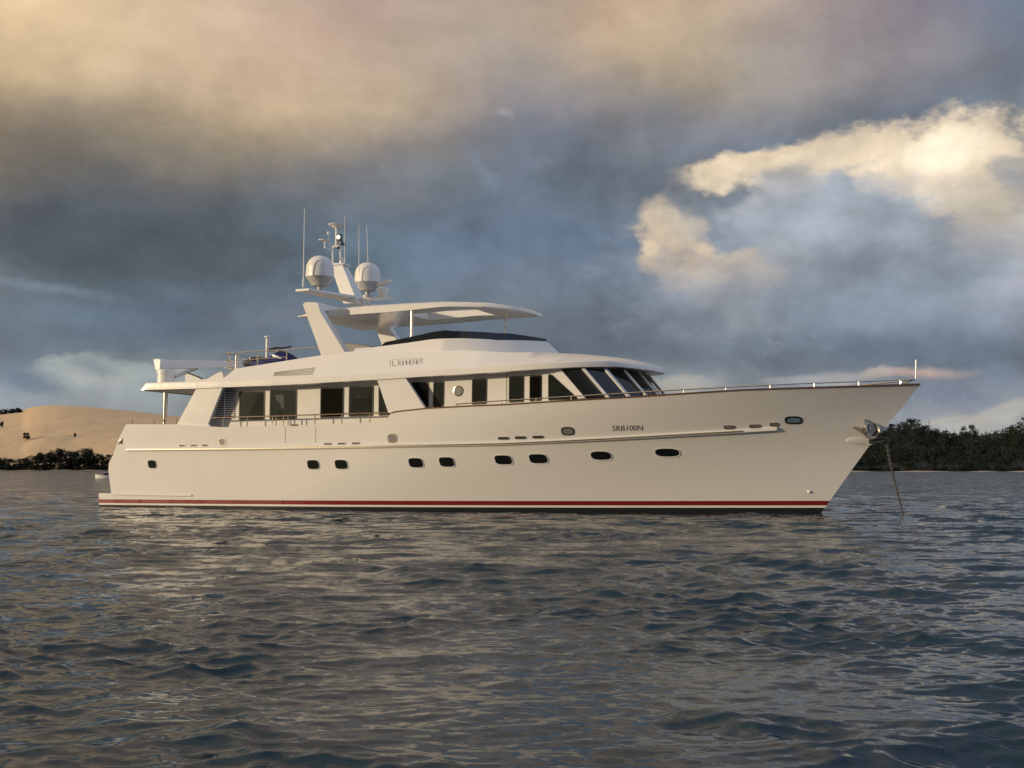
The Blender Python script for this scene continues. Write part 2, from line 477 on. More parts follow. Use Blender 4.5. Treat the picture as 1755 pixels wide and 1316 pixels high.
# ------------------------------------------------------------------ mesh helpers (yacht frame: s forward, t starboard, z up)
class MB:
    def __init__(s, flip=True):
        s.v, s.f, s.mi = [], [], []
        s.flip = flip

    def add(s, verts, faces, mi=0):
        o = len(s.v)
        s.v += [tuple(float(c) for c in p) for p in verts]
        s.f += [tuple(i + o for i in f) for f in faces]
        s.mi += [mi] * len(faces)

    def box(s, a, b, mi=0):
        (x0, y0, z0), (x1, y1, z1) = a, b
        s.add([(x0, y0, z0), (x1, y0, z0), (x1, y1, z0), (x0, y1, z0), (x0, y0, z1), (x1, y0, z1), (x1, y1, z1), (x0, y1, z1)],
              [(0, 3, 2, 1), (4, 5, 6, 7), (0, 1, 5, 4), (1, 2, 6, 5), (2, 3, 7, 6), (3, 0, 4, 7)], mi)

    def prism(s, poly, t0, t1, mi=0):
        n = len(poly)
        s.add([(p[0], t0, p[1]) for p in poly] + [(p[0], t1, p[1]) for p in poly],
              [tuple(range(n)), tuple(range(2 * n - 1, n - 1, -1))] + [(i, (i + 1) % n, n + (i + 1) % n, n + i) for i in range(n)], mi)

    def plate(s, poly, z0, z1, mi=0):
        n = len(poly)
        s.add([(p[0], p[1], z0) for p in poly] + [(p[0], p[1], z1) for p in poly],
              [tuple(range(n)), tuple(range(2 * n - 1, n - 1, -1))] + [(i, (i + 1) % n, n + (i + 1) % n, n + i) for i in range(n)], mi)

    def tube(s, pts, r, seg=8, mi=0, closed=False):
        pts = [Vector(p) for p in pts]
        rs = r if isinstance(r, (list, tuple)) else [r] * len(pts)
        vs, fs = [], []
        n = len(pts)
        for i, p in enumerate(pts):
            if closed:
                d = pts[(i + 1) % n] - pts[i - 1]
            else:
                d = pts[min(i + 1, n - 1)] - pts[max(i - 1, 0)]
            d.normalize()
            u = d.cross(Vector((0, 0, 1)))
            if u.length < 0.05:
                u = d.cross(Vector((0, 1, 0)))
            u.normalize()
            w = u.cross(d)
            for k in range(seg):
                a = 2 * pi * k / seg
                vs.append(p + (u * cos(a) + w * sin(a)) * rs[i])
        for i in range(n if closed else n - 1):
            j = (i + 1) % n
            for k in range(seg):
                fs.append((i * seg + k, i * seg + (k + 1) % seg, j * seg + (k + 1) % seg, j * seg + k))
        if not closed:
            fs.append(tuple(range(seg)))
            fs.append(tuple(range((n - 1) * seg, n * seg)))
        s.add(vs, fs, mi)

    def lathe(s, c, prof, seg=24, mi=0, axis='z'):
        vs, fs = [], []
        for (r, h) in prof:
            for k in range(seg):
                a = 2 * pi * k / seg
                if axis == 'z':
                    vs.append((c[0] + r * cos(a), c[1] + r * sin(a), c[2] + h))
                elif axis == 't':
                    vs.append((c[0] + r * cos(a), c[1] + h, c[2] + r * sin(a)))
                else:
                    vs.append((c[0] + h, c[1] + r * cos(a), c[2] + r * sin(a)))
        for i in range(len(prof) - 1):
            for k in range(seg):
                fs.append((i * seg + k, i * seg + (k + 1) % seg, (i + 1) * seg + (k + 1) % seg, (i + 1) * seg + k))
        fs.append(tuple(range(seg)))
        fs.append(tuple(range((len(prof) - 1) * seg, len(prof) * seg)))
        s.add(vs, fs, mi)

    def grid(s, rows, mi=0, close=False):
        n, m = len(rows), len(rows[0])
        vs = [p for r in rows for p in r]
        fs = []
        for i in range(n - 1):
            for j in range(m if close else m - 1):
                k = (j + 1) % m
                fs.append((i * m + j, i * m + k, (i + 1) * m + k, (i + 1) * m + j))
        s.add(vs, fs, mi)

    def build(s, name, mats, parent=None, bevel=0.0, smooth=35, local=None, recalc=True, weld=True):
        me = bpy.data.meshes.new(name)
        sg = -1 if s.flip else 1
        ox, oy, oz = local if local else (0, 0, 0)
        me.from_pydata([(p[0] - ox, sg * (p[1] - oy), p[2] - oz) for p in s.v], [], s.f)
        if not isinstance(mats, (list, tuple)):
            mats = [mats]
        for m in mats:
            me.materials.append(m)
        if len(mats) > 1:
            me.polygons.foreach_set('material_index', s.mi)
        bm = bmesh.new()
        bm.from_mesh(me)
        if weld:
            bmesh.ops.remove_doubles(bm, verts=bm.verts, dist=0.0004)
            bmesh.ops.dissolve_degenerate(bm, edges=bm.edges, dist=0.0002)
        if recalc:
            bmesh.ops.recalc_face_normals(bm, faces=bm.faces)
        bm.to_mesh(me)
        bm.free()
        if smooth:
            me.polygons.foreach_set('use_smooth', [True] * len(me.polygons))
            me.set_sharp_from_angle(angle=R(smooth))
        o = bpy.data.objects.new(name, me)
        COL.objects.link(o)
        if local:
            o.location = (ox, sg * oy, oz)
        if parent is not None:
            o.parent = parent
        if bevel:
            b = o.modifiers.new('bevel', 'BEVEL')
            b.width = bevel
            b.segments = 2
            b.limit_method = 'ANGLE'
            b.angle_limit = R(40)
        return o


def tag(o, label=None, cat=None, group=None, kind=None):
    for k, v in (('label', label), ('category', cat), ('group', group), ('kind', kind)):
        if v:
            o[k] = v
    return o


def empty(name, loc, rz=0.0):
    o = bpy.data.objects.new(name, None)
    COL.objects.link(o)
    o.location = loc
    o.rotation_euler = (0, 0, rz)
    o.empty_display_size = 0.3
    return o


def P(x, y, t):
    """point of the plane t = const of the yacht that the photograph shows at (x, y): (s, z)"""
    r = ray(x, y)
    k = (SHIP_O @ SN + t) / (r[:2] @ SN)
    p = r * k
    return (p[:2] - SHIP_O) @ SD, p[2] + CAM_H


def P3(x, y, t):
    s, z = P(x, y, t)
    return (s, t, z)


def PZ(x, y, z):
    r = ray(x, y)
    k = (z - CAM_H) / r[2]
    p = r[:2] * k - SHIP_O
    return p @ SD, p @ SN


def interp(x, xs, ys):
    return float(np.interp(x, xs, ys))


YACHT = empty('motor_yacht', (SHIP_O[0], SHIP_O[1], 0), -YAW)
tag(YACHT, 'large cream white motor yacht with red boot stripe lying at anchor', 'yacht')

# ------------------------------------------------------------------ hull form
STEM = [P(x, y, 0) for x, y in ((1405.5, 882.7), (1422.6, 857.6), (1456.8, 809.7), (1488.7, 765.3), (1520.6, 727.6), (1548, 695.7), (1577.3, 659.3))]
stem_z = [-1.2] + [p[1] for p in STEM]
stem_s = [STEM[0][0] - 0.9] + [p[0] for p in STEM]
TRANS = [P(x, y, 3.12) for x, y in ((191.3, 845.4), (189, 826), (187.5, 808), (188.5, 793.5), (196.5, 779.6), (208, 750), (221, 726.6))]
PLAT_Z = TRANS[0][1]


def s_stem(z):
    return interp(z, stem_z, stem_s)


def s_aft(z):
    if z <= PLAT_Z + 0.001:
        return 0.0
    return interp(z, [p[1] for p in TRANS], [p[0] for p in TRANS])


def z_nom(s):
    return interp(s, [0, 13, 18.4, 24, 30.7], [3.3, 3.44, 3.71, 3.93, 4.19])


def hull_t(s, z):
    v = min(max(z / z_nom(s), 0.0), 1.0)
    p = 1.45 + 1.55 * v ** 2.0
    bm_ = 3.14 + 0.16 * v
    sm = 8.0 + 6.5 * v
    u = (s - sm) / (s_stem(z) - sm)
    u = max(0.0, min(u, 1.0))
    e = 0.38      # eases the turn of the side into the bow
    t = bm_ * (1 - ((u * u + e * e) ** (p / 2) - e ** p) / ((1 + e * e) ** (p / 2) - e ** p))
    if s < 6:
        t *= 1 - 0.012 * ((6 - s) / 6) ** 2
    if z < 0:
        t *= 1 - 0.28 * min(1, (-z)) ** 1.5
    return max(t, 0.0)


def on_hull(x, y, off=0.0):
    t = 3.0
    for _ in range(30):
        s, z = P(x, y, t)
        t = 0.5 * t + 0.5 * (hull_t(s, z) + off)
    return s, t, z


CAP_PX = [(640, 707.5), (667, 706), (729, 700.8), (807, 696.5), (868, 694.2), (951, 688.8), (1042, 683.6), (1100, 680.3), (1182, 674.8), (1271, 669.3), (1400, 664.8), (1434, 663.8), (1500, 661.6), (1577.3, 659.0)]
CAP = [on_hull(x, y)[::2] for x, y in CAP_PX[:-1]] + [(STEM[-1][0], STEM[-1][1])]
LOW_PX = [(221, 727), (305, 727), (352, 730.5), (382, 732), (467, 730), (540, 727.6), (586, 726.3), (634, 723.6), (662, 722)]
LOW = [on_hull(x, y)[::2] for x, y in LOW_PX]
TOP = LOW + [(LOW[-1][0] + 0.22, CAP[1][1] - 0.02)] + CAP[2:]
TOP_S, TOP_Z = [p[0] for p in TOP], [p[1] for p in TOP]


def z_top(s):
    return interp(s, TOP_S, TOP_Z)


qs = sorted(set([i / 260 for i in range(261)] + [0.0004, 0.001, 0.002, 0.992, 0.996, 0.998, 0.9995]))
ROWF = []
for z in (-1.0, -0.5, -0.2):
    ROWF.append(lambda s, z=z: z)
ROWF.append(lambda s: 0.075 + 0.155 * s / 28)
ROWF.append(lambda s: 0.14 + 0.165 * s / 28)
ROWF.append(lambda s: 0.29 + 0.165 * s / 28)
ROWF.append(lambda s: max(PLAT_Z - 0.0005, 0.34 + 0.14 * s / 28))
ROWF.append(lambda s: max(PLAT_Z + 0.004, 0.345 + 0.14 * s / 28))
for f in np.linspace(0, 1, 19)[1:]:
    ROWF.append(lambda s, f=f: (PLAT_Z + 0.004) * (1 - f) + z_top(s) * f if True else 0)
row_mi = [1, 1, 1, 2, 3] + [0] * 40    # black, white, red, then gelcoat


def hull_rows(sgn):
    rows = []
    for rf in ROWF:
        row = []
        for q in qs:
            s = 31 * q
            for _ in range(14):
                z = rf(s)
                s = s_aft(z) + (s_stem(z) - s_aft(z)) * q
            z = rf(s)
            row.append((s, sgn * hull_t(s, z), z))
        rows.append(row)
    return rows


hull = MB()
sides = {}
for sgn in (1, -1):
    rows = hull_rows(sgn)
    sides[sgn] = rows
    for i in range(len(rows) - 1):
        hull.grid([rows[i], rows[i + 1]], [1, 1, 1, 2, 3][i] if i < 5 else 0)
# transom and swimming platform
for i in range(len(ROWF) - 1):
    a, b = sides[1][i][0], sides[1][i + 1][0]
    hull.grid([[(a[0], -a[1] + 2 * a[1] * k / 6, a[2]) for k in range(7)], [(b[0], -b[1] + 2 * b[1] * k / 6, b[2]) for k in range(7)]], [1, 1, 1, 2, 3][i] if i < 5 else 0)
HULL = hull.build('hull', [M['gel'], M['black'], M['white'], M['red']], YACHT, smooth=28)

# inner bulwark and deck
deck = MB()
inn = {sgn: [] for sgn in (1, -1)}
for sgn in (1, -1):
    top, a, b = sides[sgn][-1], [], []
    for p in top:
        ti = max(abs(p[1]) - 0.13, 0.0)
        a.append((p[0], sgn * ti, p[2]))
        sb_ = min(p[0], s_stem(p[2] - .55) - .2)
        b.append((sb_, sgn * max(min(ti, hull_t(sb_, p[2] - .55) - .1), 0.0), p[2] - 0.55))
    deck.grid([top, a, b], 0)
    inn[sgn] = b
deck.grid([inn[1], [(p[0], 0, p[2] + 0.03) for p in inn[1]], inn[-1]], 1)
deck.build('main_deck', [M['white'], M['deck']], YACHT, smooth=28)

# wooden cap on the forward bulwark, and the wooden hand rail aft
def sweep(mb, path, prof, mi=0):
    """path of (s,t,z), prof of (outboard, up)"""
    path = [Vector(p) for p in path]
    rows = []
    for i, p in enumerate(path):
        d = path[min(i + 1, len(path) - 1)] - path[max(i - 1, 0)]
        o = Vector((-d.y, d.x, 0))
        if o.length < 1e-6:
            o = Vector((0, 1, 0))
        o.normalize()
        rows.append([p + o * a + Vector((0, 0, b)) for a, b in prof])
    mb.grid(rows, mi, close=True)
    n = len(prof)
    mb.add(rows[0], [tuple(range(n))], mi)
    mb.add(rows[-1], [tuple(range(n))], mi)


for sgn in (1, -1):
    m = MB()
    ss = np.linspace(LOW[-1][0] + 0.2, STEM[-1][0] - 0.02, 90)
    path = [(s, sgn * max(hull_t(s, z_top(s)) - 0.05, 0.0), z_top(s)) for s in ss]
    sweep(m, path, [(-0.09, -0.005), (-0.09, 0.035), (0.05, 0.045), (0.075, 0.03), (0.075, 0.0)] if sgn > 0 else [(0.09, -0.005), (0.09, 0.035), (-0.05, 0.045), (-0.075, 0.03), (-0.075, 0.0)])
    m.build('cap_rail', M['teak'], YACHT)

RAIL_PX = [(224, 718.3), (300, 717.2), (360, 715.8), (420, 714.3), (500, 712.2), (560, 710.2), (665, 707)]
rail_pts = [P3(x, y, 3.17) for x, y in RAIL_PX]
for sgn in (1, -1):
    m = MB()
    pth = [(p[0], sgn * p[1], p[2]) for p in rail_pts]
    sweep(m, pth, [(-0.045, -0.02), (-0.045, 0.015), (0, 0.028), (0.045, 0.015), (0.045, -0.02)])
    hr = m.build('hand_rail', M['teak'], YACHT)
    for x in (227, 265, 303, 382, 424, 467, 473.5, 486, 494, 540, 586, 634):
        s, z = P(x, 716, 3.17)
        zt = interp(s, [p[0] for p in rail_pts], [p[2] for p in rail_pts])
        k = MB()
        k.tube([(s, sgn * 3.17, z_top(s) - 0.04), (s, sgn * 3.17, zt - 0.02)], 0.02, 8)
        k.build('stanchion', M['steel'], hr)

# steel bow rail
BR_PX = [(781, 692.5), (860, 686.5), (951, 681), (1042, 675.5), (1104, 671.8), (1172, 667.5), (1244, 663.5), (1320, 659.6), (1396, 656.4), (1472, 653.7), (1543, 651.3), (1569, 650.4)]
br = []
for x, y in BR_PX[:-1]:
    t = 3.0
    for _ in range(30):
        s, z = P(x, y, t)
        t = 0.5 * t + 0.5 * max(hull_t(s, z_top(s)) - 0.06, 0)
    br.append((s, t, z))
s_, z_ = P(1569.5, 650.2, 0)
br.append((s_, 0.0, z_))
bs, bt, bz = zip(*br)
for sgn in (1, -1):
    m = MB()
    fine = [(s, sgn * max(hull_t(s, z_top(s)) - 0.06, 0), interp(s, bs, bz)) for s in np.linspace(bs[0], bs[-2], 60)]
    m.tube(fine + [(br[-1][0], sgn * 0.03, br[-1][2])], 0.021, 8)
    m.tube([(br[-1][0] - 0.06, sgn * 0.03, br[-1][2]), (bs[-2] - 0.02, sgn * bt[-2], z_top(bs[-2]) + 0.04)], 0.018, 8)
    bow_rail = m.build('bow_rail', M['steel'], YACHT)
    for x in (784, 860, 919, 979, 1041, 1104, 1172, 1244, 1320, 1396, 1472, 1543):
        t = 2.8
        for _ in range(30):
            s, z = P(x, 670, t)
            t = 0.5 * t + 0.5 * max(hull_t(s, z_top(s)) - 0.06, 0)
        k = MB()
        k.tube([(s, sgn * t, z_top(s) + 0.02), (s, sgn * t, interp(s, bs, bz))], 0.017, 8)
        k.lathe((s, sgn * t, z_top(s) + 0.03), [(0.035, 0), (0.035, 0.012), (0.02, 0.02)], 10)
        k.build('stanchion', M['steel'], bow_rail)
m = MB()
m.tube([P3(1569.5, 651, 0), P3(1570, 616.5, 0)], 0.022, 8)
m.build('jackstaff', M['white'], YACHT)

# rubbing strake
RUB_PX = [(219, 770.7), (300, 770.2), (400, 769.3), (500, 768), (600, 766.2), (700, 764.3), (800, 762.3), (860, 761), (950, 757.2), (1050, 752.2), (1150, 746.6), (1250, 741), (1331, 736)]
rub = [on_hull(x, y) for x, y in RUB_PX]
rub_s, rub_z = [p[0] for p in rub], [p[2] for p in rub]
for sgn in (1, -1):
    m = MB()
    ss = np.linspace(rub_s[0], rub_s[-1], 120)
    pth = []
    for s in ss:
        z = interp(s, rub_s, rub_z)
        pth.append((s, sgn * hull_t(s, z), z))
    sweep(m, pth, [(-0.03 * sgn, 0.105), (0.02 * sgn, 0.1), (0.085 * sgn, 0.055), (0.085 * sgn, -0.03), (-0.03 * sgn, -0.075)])
    strake = m.build('rubbing_strake', M['gel'], YACHT, smooth=25)
    m = MB()
    sweep(m, [(p[0], p[1], p[2]) for p in pth[:-5]], [(0.08 * sgn, 0.038), (0.105 * sgn, 0.025), (0.105 * sgn, -0.012), (0.08 * sgn, -0.025)])
    m.build('steel_band', M['steel'], strake)
# spray ledge above the platform
for sgn in (1, -1):
    m = MB()
    a, b = on_hull(192, 847), on_hull(329, 849.3)
    pth = [(s, sgn * hull_t(s, interp(s, (a[0], b[0]), (a[2], b[2]))), interp(s, (a[0], b[0]), (a[2], b[2]))) for s in np.linspace(a[0], b[0], 14)]
    sweep(m, pth, [(-0.03 * sgn, 0.06), (0.05 * sgn, 0.005), (0.05 * sgn, -0.02), (-0.03 * sgn, -0.02)])
    m.build('spray_ledge', M['gel'], YACHT)


# openings in the hull
def hull_patch(outline_fn, n, off):
    return [outline_fn(2 * pi * k / n, off) for k in range(n)]


def opening(x, y, w, h, name, sgn, pane_mat, rim_mat, rim=0.03, power=3.2, skew=0.0, depth=0.05):
    """rounded opening in the topside centred on the photo point; w, h in metres along the side"""
    s0, t0, z0 = on_hull(x, y)

    def ring(k, off):
        out = []
        for i in range(28):
            a = 2 * pi * i / 28
            ca, sa = cos(a), sin(a)
            u = math.copysign(abs(ca) ** (2 / power), ca) * (w / 2 + k)
            v = math.copysign(abs(sa) ** (2 / power), sa) * (h / 2 + k)
            s, z = s0 + u + skew * v, z0 + v
            out.append((s, sgn * (hull_t(s, z) + off), z))
        return out

    m = MB()
    outer, mid, inner, low = ring(rim, 0.0), ring(rim * 0.8, 0.02), ring(0.0, 0.02), ring(-0.01, 0.006)
    m.grid([outer, mid, inner, low], 0, close=True)
    fr = m.build(name, rim_mat, YACHT)
    m = MB()
    c = ring(-0.005, 0.007)
    m.add(c, [tuple(range(len(c)))])
    m.build('pane', pane_mat, fr, smooth=0)
    return fr


PORTS = [(261, 795.6, .42, .33), (537, 796.3, .52, .35), (585, 796, .54, .35), (713, 793.2, .56, .35), (766, 791.8, .57, .35), (863, 788.3, .62, .33), (923, 786.3, .64, .33), (1030.5, 781, .70, .30), (1144, 775.8, .80, .28)]
for i, (x, y, w, h) in enumerate(PORTS):
    for sgn in (1, -1):
        opening(x, y, w * .97, h * .97, 'porthole', sgn, M['glass'], M['gel'], 0.014, 3.6 if i < 7 else 2.8, skew=-0.18)
for (x, y, w, h, pm, rm) in ((381, 757.3, .26, .22, 'grey', 'steel'), (672.5, 751, .30, .24, 'grey', 'steel'), (973, 739, .36, .20, 'grey', 'dkgrey'), (1360, 720.3, .44, .17, 'sky_view', 'rubber')):
    for sgn in (1, -1):
        opening(x, y, w, h, 'fairlead', sgn, M[pm], M[rm], 0.045, 3.0)
for (x, y, w) in ((312, 763.7, .26), (331.5, 763.4, .26), (351, 763, .26), (562, 761, .30), (585.5, 760.6, .30), (610, 760, .30), (863, 751, .36), (892, 750, .36), (922, 749, .36)):
    for sgn in (1, -1):
        opening(x, y, w, .065, 'scupper', sgn, M['dkgrey'], M['steel'], 0.02, 5.0)
for (x, y, w) in ((1250, 732.3, .3), (1294, 730.6, .3), (1327, 727.7, .22)):
    for sgn in (1, -1):
        opening(x, y, w, .07, 'scupper', sgn, M['grey'], M['steel'], 0.03, 5.0)
# boarding gate seams in the bulwark
m = MB()
for x in (489, 541):
    pts = [on_hull(x, y, 0.002) for y in (731.5, 745, 759)]
    m.tube(pts, 0.007, 5)
m.build('gate_seam', M['grey'], YACHT)
m = MB()
p = on_hull(504, 728.5, 0.0)
m.box((p[0] - .15, p[1] - .05, p[2] - .02), (p[0] + .15, p[1] + .03, p[2] + .03))
m.build('gate_step', M['dkgrey'], YACHT, bevel=0.008)
# bow lamp
m = MB()
p = on_hull(1386.5, 842.5, 0.0)
m.lathe((p[0], p[1] - 0.02, p[2]), [(0.055, 0), (0.05, 0.05), (0.02, 0.07)], 12, axis='t')
m.build('hull_fitting', M['white'], YACHT)
# stern fairlead
m = MB()
p = on_hull(208, 757, 0)
m.lathe((p[0] - .02, p[1] - .04, p[2]), [(.09, 0), (.1, .05), (.06, .06), (.05, 0.02)], 14, axis='t')
m.tube([(p[0] - .15, p[1] - .02, p[2] - .1), (p[0] - .02, p[1] + 0.02, p[2]), (p[0] + .06, p[1], p[2] + .12)], .028, 8)
m.build('stern_fairlead', M['steel'], YACHT)


# lettering laid on surfaces
def text_mesh(body, mapper, name, material, parent):
    cu = bpy.data.curves.new(name, 'FONT')
    cu.body = body
    cu.resolution_u = 3
    ob = bpy.data.objects.new(name, cu)
    COL.objects.link(ob)
    dg = bpy.context.evaluated_depsgraph_get()
    me = bpy.data.meshes.new_from_object(ob.evaluated_get(dg))
    bpy.data.objects.remove(ob)
    bpy.data.curves.remove(cu)
    bm = bmesh.new()
    bm.from_mesh(me)
    xs = [v.co.x for v in bm.verts]
    ys = [v.co.y for v in bm.verts]
    x0, x1, y0, y1 = min(xs), max(xs), min(ys), max(ys)
    for v in bm.verts:
        s, t, z = mapper((v.co.x - x0) / (x1 - x0), (v.co.y - y0) / (y1 - y0))
        v.co = (s, -t, z)
    bm.to_mesh(me)
    bm.free()
    me.materials.clear()
    me.materials.append(material)
    o = bpy.data.objects.new(name, me)
    COL.objects.link(o)
    o.parent = parent
    return o


def reg_map(u, v):
    x = 1049.5 + u * 52
    y = 738.6 - u * 0.8 - v * 9.2
    return on_hull(x, y, 0.006)


text_mesh('SRB100N', reg_map, 'registration_lettering', M['letter'], YACHT)

# ------------------------------------------------------------------ superstructure
WT = 2.74     # house side
PT = 3.22     # wing panels


def poly(px, t):
    return [P(x, y, t) for x, y in px]


house = MB()
pz = P(955, 637, WT)
pb = P(1003, 686, WT)
house.prism([(4.9, 4.72), (pz[0], 4.85), (pb[0] - .01, pb[1]), (pb[0] + .12, 3.62), (16, 3.45), (12, 3.1), (4.9, 2.55)], -WT, WT)
HOUSE = house.build('house', M['gel'], YACHT)

for sgn in (1, -1):
    m = MB()
    m.prism(poly([(338, 662), (384, 660), (381.5, 664.5), (357, 726), (361.5, 733), (300, 733)], PT), sgn * (PT - .14), sgn * PT)
    m.build('wing_panel', M['gel'], YACHT, bevel=0.015)
    m = MB()
    m.prism(poly([(645.6, 649), (697, 645), (696, 648.5), (730, 701.5), (668, 708), (665, 707)], PT), sgn * (PT - .14), sgn * PT)
    m.build('wing_panel', M['gel'], YACHT, bevel=0.015)


def rrect(pts, r, n=5):
    """polygon with rounded corners"""
    out = []
    k = len(pts)
    for i in range(k):
        p0, p1, p2 = [Vector((*pts[j % k], 0)) for j in (i - 1, i, i + 1)]
        a, b = (p0 - p1), (p2 - p1)
        ra = min(r, a.length * .4, b.length * .4)
        a.normalize(); b.normalize()
        s, e = p1 + a * ra, p1 + b * ra
        for q in range(n + 1):
            f = q / n
            v = s * (1 - f) ** 2 + p1 * 2 * f * (1 - f) + e * f * f
            out.append((v.x, v.y))
    return out


def window(px, sgn=1, t=WT, r=0.07, name='window', curtains_reflections=()):
    pl = poly(px, t)
    c = np.mean(np.array(pl), axis=0)
    outer = rrect(pl, r)
    inner = rrect([tuple(np.array(p) + (c - np.array(p)) / np.linalg.norm(c - np.array(p)) * 0.055) for p in pl], r * .8)
    mid = rrect([tuple(np.array(p) + (c - np.array(p)) / np.linalg.norm(c - np.array(p)) * 0.01) for p in pl], r)
    m = MB()
    m.grid([[(p[0], sgn * t, p[1]) for p in outer], [(p[0], sgn * (t + .018), p[1]) for p in mid], [(p[0], sgn * (t + .018), p[1]) for p in inner], [(p[0], sgn * (t + .004), p[1]) for p in inner]], close=True)
    fr = m.build(name, M['rubber'], YACHT)
    m = MB()
    m.add([(p[0], sgn * (t + .008), p[1]) for p in inner], [tuple(range(len(inner)))])
    m.build('pane', M['tint'], fr, smooth=0)
    m = MB()
    m.add([(p[0], sgn * (t + .002), p[1]) for p in mid], [tuple(range(len(mid)))])
    m.build('dark_backing', M['rubber'], fr, smooth=0)  # black sheet standing for the unlit cabin behind the glass
    for cpx, cm in curtains_reflections:
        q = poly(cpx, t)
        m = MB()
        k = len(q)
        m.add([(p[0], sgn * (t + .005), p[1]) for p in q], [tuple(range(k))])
        m.build('curtain_reflection', M[cm], fr, smooth=0)
    return fr


WINS = [
    [(410, 670.2), (454.6, 669.2), (453.8, 719.8), (409.4, 720.6)],
    [(462.6, 668), (509.6, 666.8), (508.8, 718.3), (461.8, 719.4)],
    [(549.3, 664.2), (590, 662.8), (589.2, 715.2), (548.6, 716.6)],
    [(598.2, 661.6), (641, 660.4), (640, 713.2), (597.4, 714.6)],
    [(648.8, 660.2), (690, 659), (690, 711), (648.7, 712.6)],
    [(705, 655.2), (735.3, 654.6), (734.8, 699.6), (705, 700.4)],
    [(742.8, 653.3), (761.8, 652.6), (761, 696.8), (742.2, 697.6)],
    [(809, 649), (835.2, 648), (834.4, 692.4), (808.4, 693.6)],
    [(872.4, 645.2), (898.6, 643.8), (898.2, 689), (872, 690.4)],
    [(907.6, 642.8), (928.8, 641.6), (928.6, 687), (907.4, 688.4)],
    [(939.3, 641), (945, 641), (990.5, 682.6), (989, 684.4), (939.3, 686.6)],
]
CURT_REFL = {  # dark pieces paint diagonal reflections in the glass, pale ones are curtains
    0: [([(424, 720), (432, 700), (440, 676), (452, 674), (452, 719)], 'pane_reflection')],
    1: [([(471.5, 677), (486, 676), (487, 700), (483.5, 700), (479, 690), (473.5, 685)], 'curtain_reflection'), ([(476, 704), (485, 703), (486, 713), (475, 714)], 'pane_reflection')],
    2: [([(553, 690), (570, 676), (587, 674), (587, 713), (553, 714)], 'pane_reflection')],
    3: [([(604, 684), (618, 678), (636, 676), (637, 711), (604, 712)], 'pane_reflection'), ([(612, 679), (630, 677.5), (631, 681), (612, 682)], 'curtain_reflection')],
    7: [([(812, 660), (832, 656), (832, 690), (812, 691)], 'pane_reflection')],
    9: [([(911, 668), (926, 654), (926, 684), (911, 685)], 'pane_reflection')],
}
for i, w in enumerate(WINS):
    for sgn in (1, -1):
        window(w, sgn, curtains_reflections=CURT_REFL.get(i, ()))
# round vent
for sgn in (1, -1):
    c = P(785.5, 669.8, WT)
    m = MB()
    m.lathe((c[0], sgn * WT, c[1]), [(.19, 0), (.19, sgn * .02), (.165, sgn * .025), (.15, sgn * .008)], 24, axis='t')
    rv = m.build('round_vent', M['steel'], YACHT)
    m = MB()
    m.lathe((c[0], sgn * (WT + .004), c[1]), [(.15, 0), (.148, sgn * .006)], 24, axis='t')
    m.build('grille', M['grey'], rv)
# door seam, louvre
m = MB()
a, b = P(868.3, 640, WT), P(868.3, 694, WT)
m.box((a[0] - .012, WT, b[1]), (a[0] + .012, WT + .006, a[1]))
m.build('panel_joint', M['grey'], YACHT)
for sgn in (1, -1):
    la, lb = P(372, 668, WT), P(402.5, 717, WT)
    m = MB()
    m.box((la[0], sgn * (WT + .001), lb[1]), (lb[0], sgn * (WT + .008), la[1]))
    lv = m.build('louvre', M['dkgrey'], YACHT)
    m = MB()
    nsl = 13
    for k in range(nsl):
        z = lb[1] + (la[1] - lb[1]) * (k + .25) / nsl
        dz = (la[1] - lb[1]) / nsl
        m.prism([(la[0], z), (lb[0], z), (lb[0], z + dz * .52), (la[0], z + dz * .52)], sgn * (WT + .008), sgn * (WT + .04))
    m.build('louvre_blades', M['gel'], lv)
    m = MB()
    x = P(387, 690, WT)[0]
    m.tube([(x, sgn * (WT + .07), lb[1] - .12), (x, sgn * (WT + .07), la[1] + .1)], .022, 8)
    m.build('drain_pipe', M['white'], YACHT)

# wheelhouse front: raked, curved glazing between mullions
A_T, A_B = (pz[0], pz[1] + .02), (pb[0], pb[1])
S1T, S1B = 21.55, 22.5
ZT, ZB = 4.82, 3.7


def front(a, f):
    """a: 0 at starboard pillar .. pi at port pillar; f: 0 base .. 1 head"""
    s0 = A_B[0] * (1 - f) + A_T[0] * f
    s1 = S1B * (1 - f) + S1T * f
    z = ZB * (1 - f) + ZT * f
    e = 0.86
    return (s0 + (s1 - s0) * max(sin(a), 0) ** e, WT * math.copysign(abs(cos(a)) ** .9, cos(a)), z)


NP = 9
aa = [pi * k / NP for k in range(NP + 1)]
m = MB()
m.grid([[tuple(np.array(front(a, f)) - np.array((.06, .02 * math.copysign(1, cos(a)) if abs(cos(a)) > .1 else 0, 0))) for a in np.linspace(0, pi, 55)] for f in (-.08, 0, .5, 1.0)])
WSHIELD = m.build('windscreen', M['glass'], YACHT)
for k, a in enumerate(aa):
    m = MB()
    wd = .06 if 0 < k < NP else .12
    p0, p1 = Vector(front(a, -.08)), Vector(front(a, 1.0))
    tan_ = (Vector(front(min(a + .03, pi), .5)) - Vector(front(max(a - .03, 0), .5))).normalized()
    upd = (p1 - p0).normalized()
    nrm = tan_.cross(upd).normalized()
    if nrm.x < 0:
        nrm = -nrm
    vs = []
    for q in (p0, p1):
        for (u, v) in ((-wd, -.05), (wd, -.05), (wd, .015), (-wd, .015)):
            vs.append(q + tan_ * u + nrm * v)
    m.add(vs, [(0, 1, 2, 3), (4, 5, 6, 7), (0, 1, 5, 4), (1, 2, 6, 5), (2, 3, 7, 6), (3, 0, 4, 7)])
    m.build('mullion', M['gel'], WSHIELD, bevel=.01)

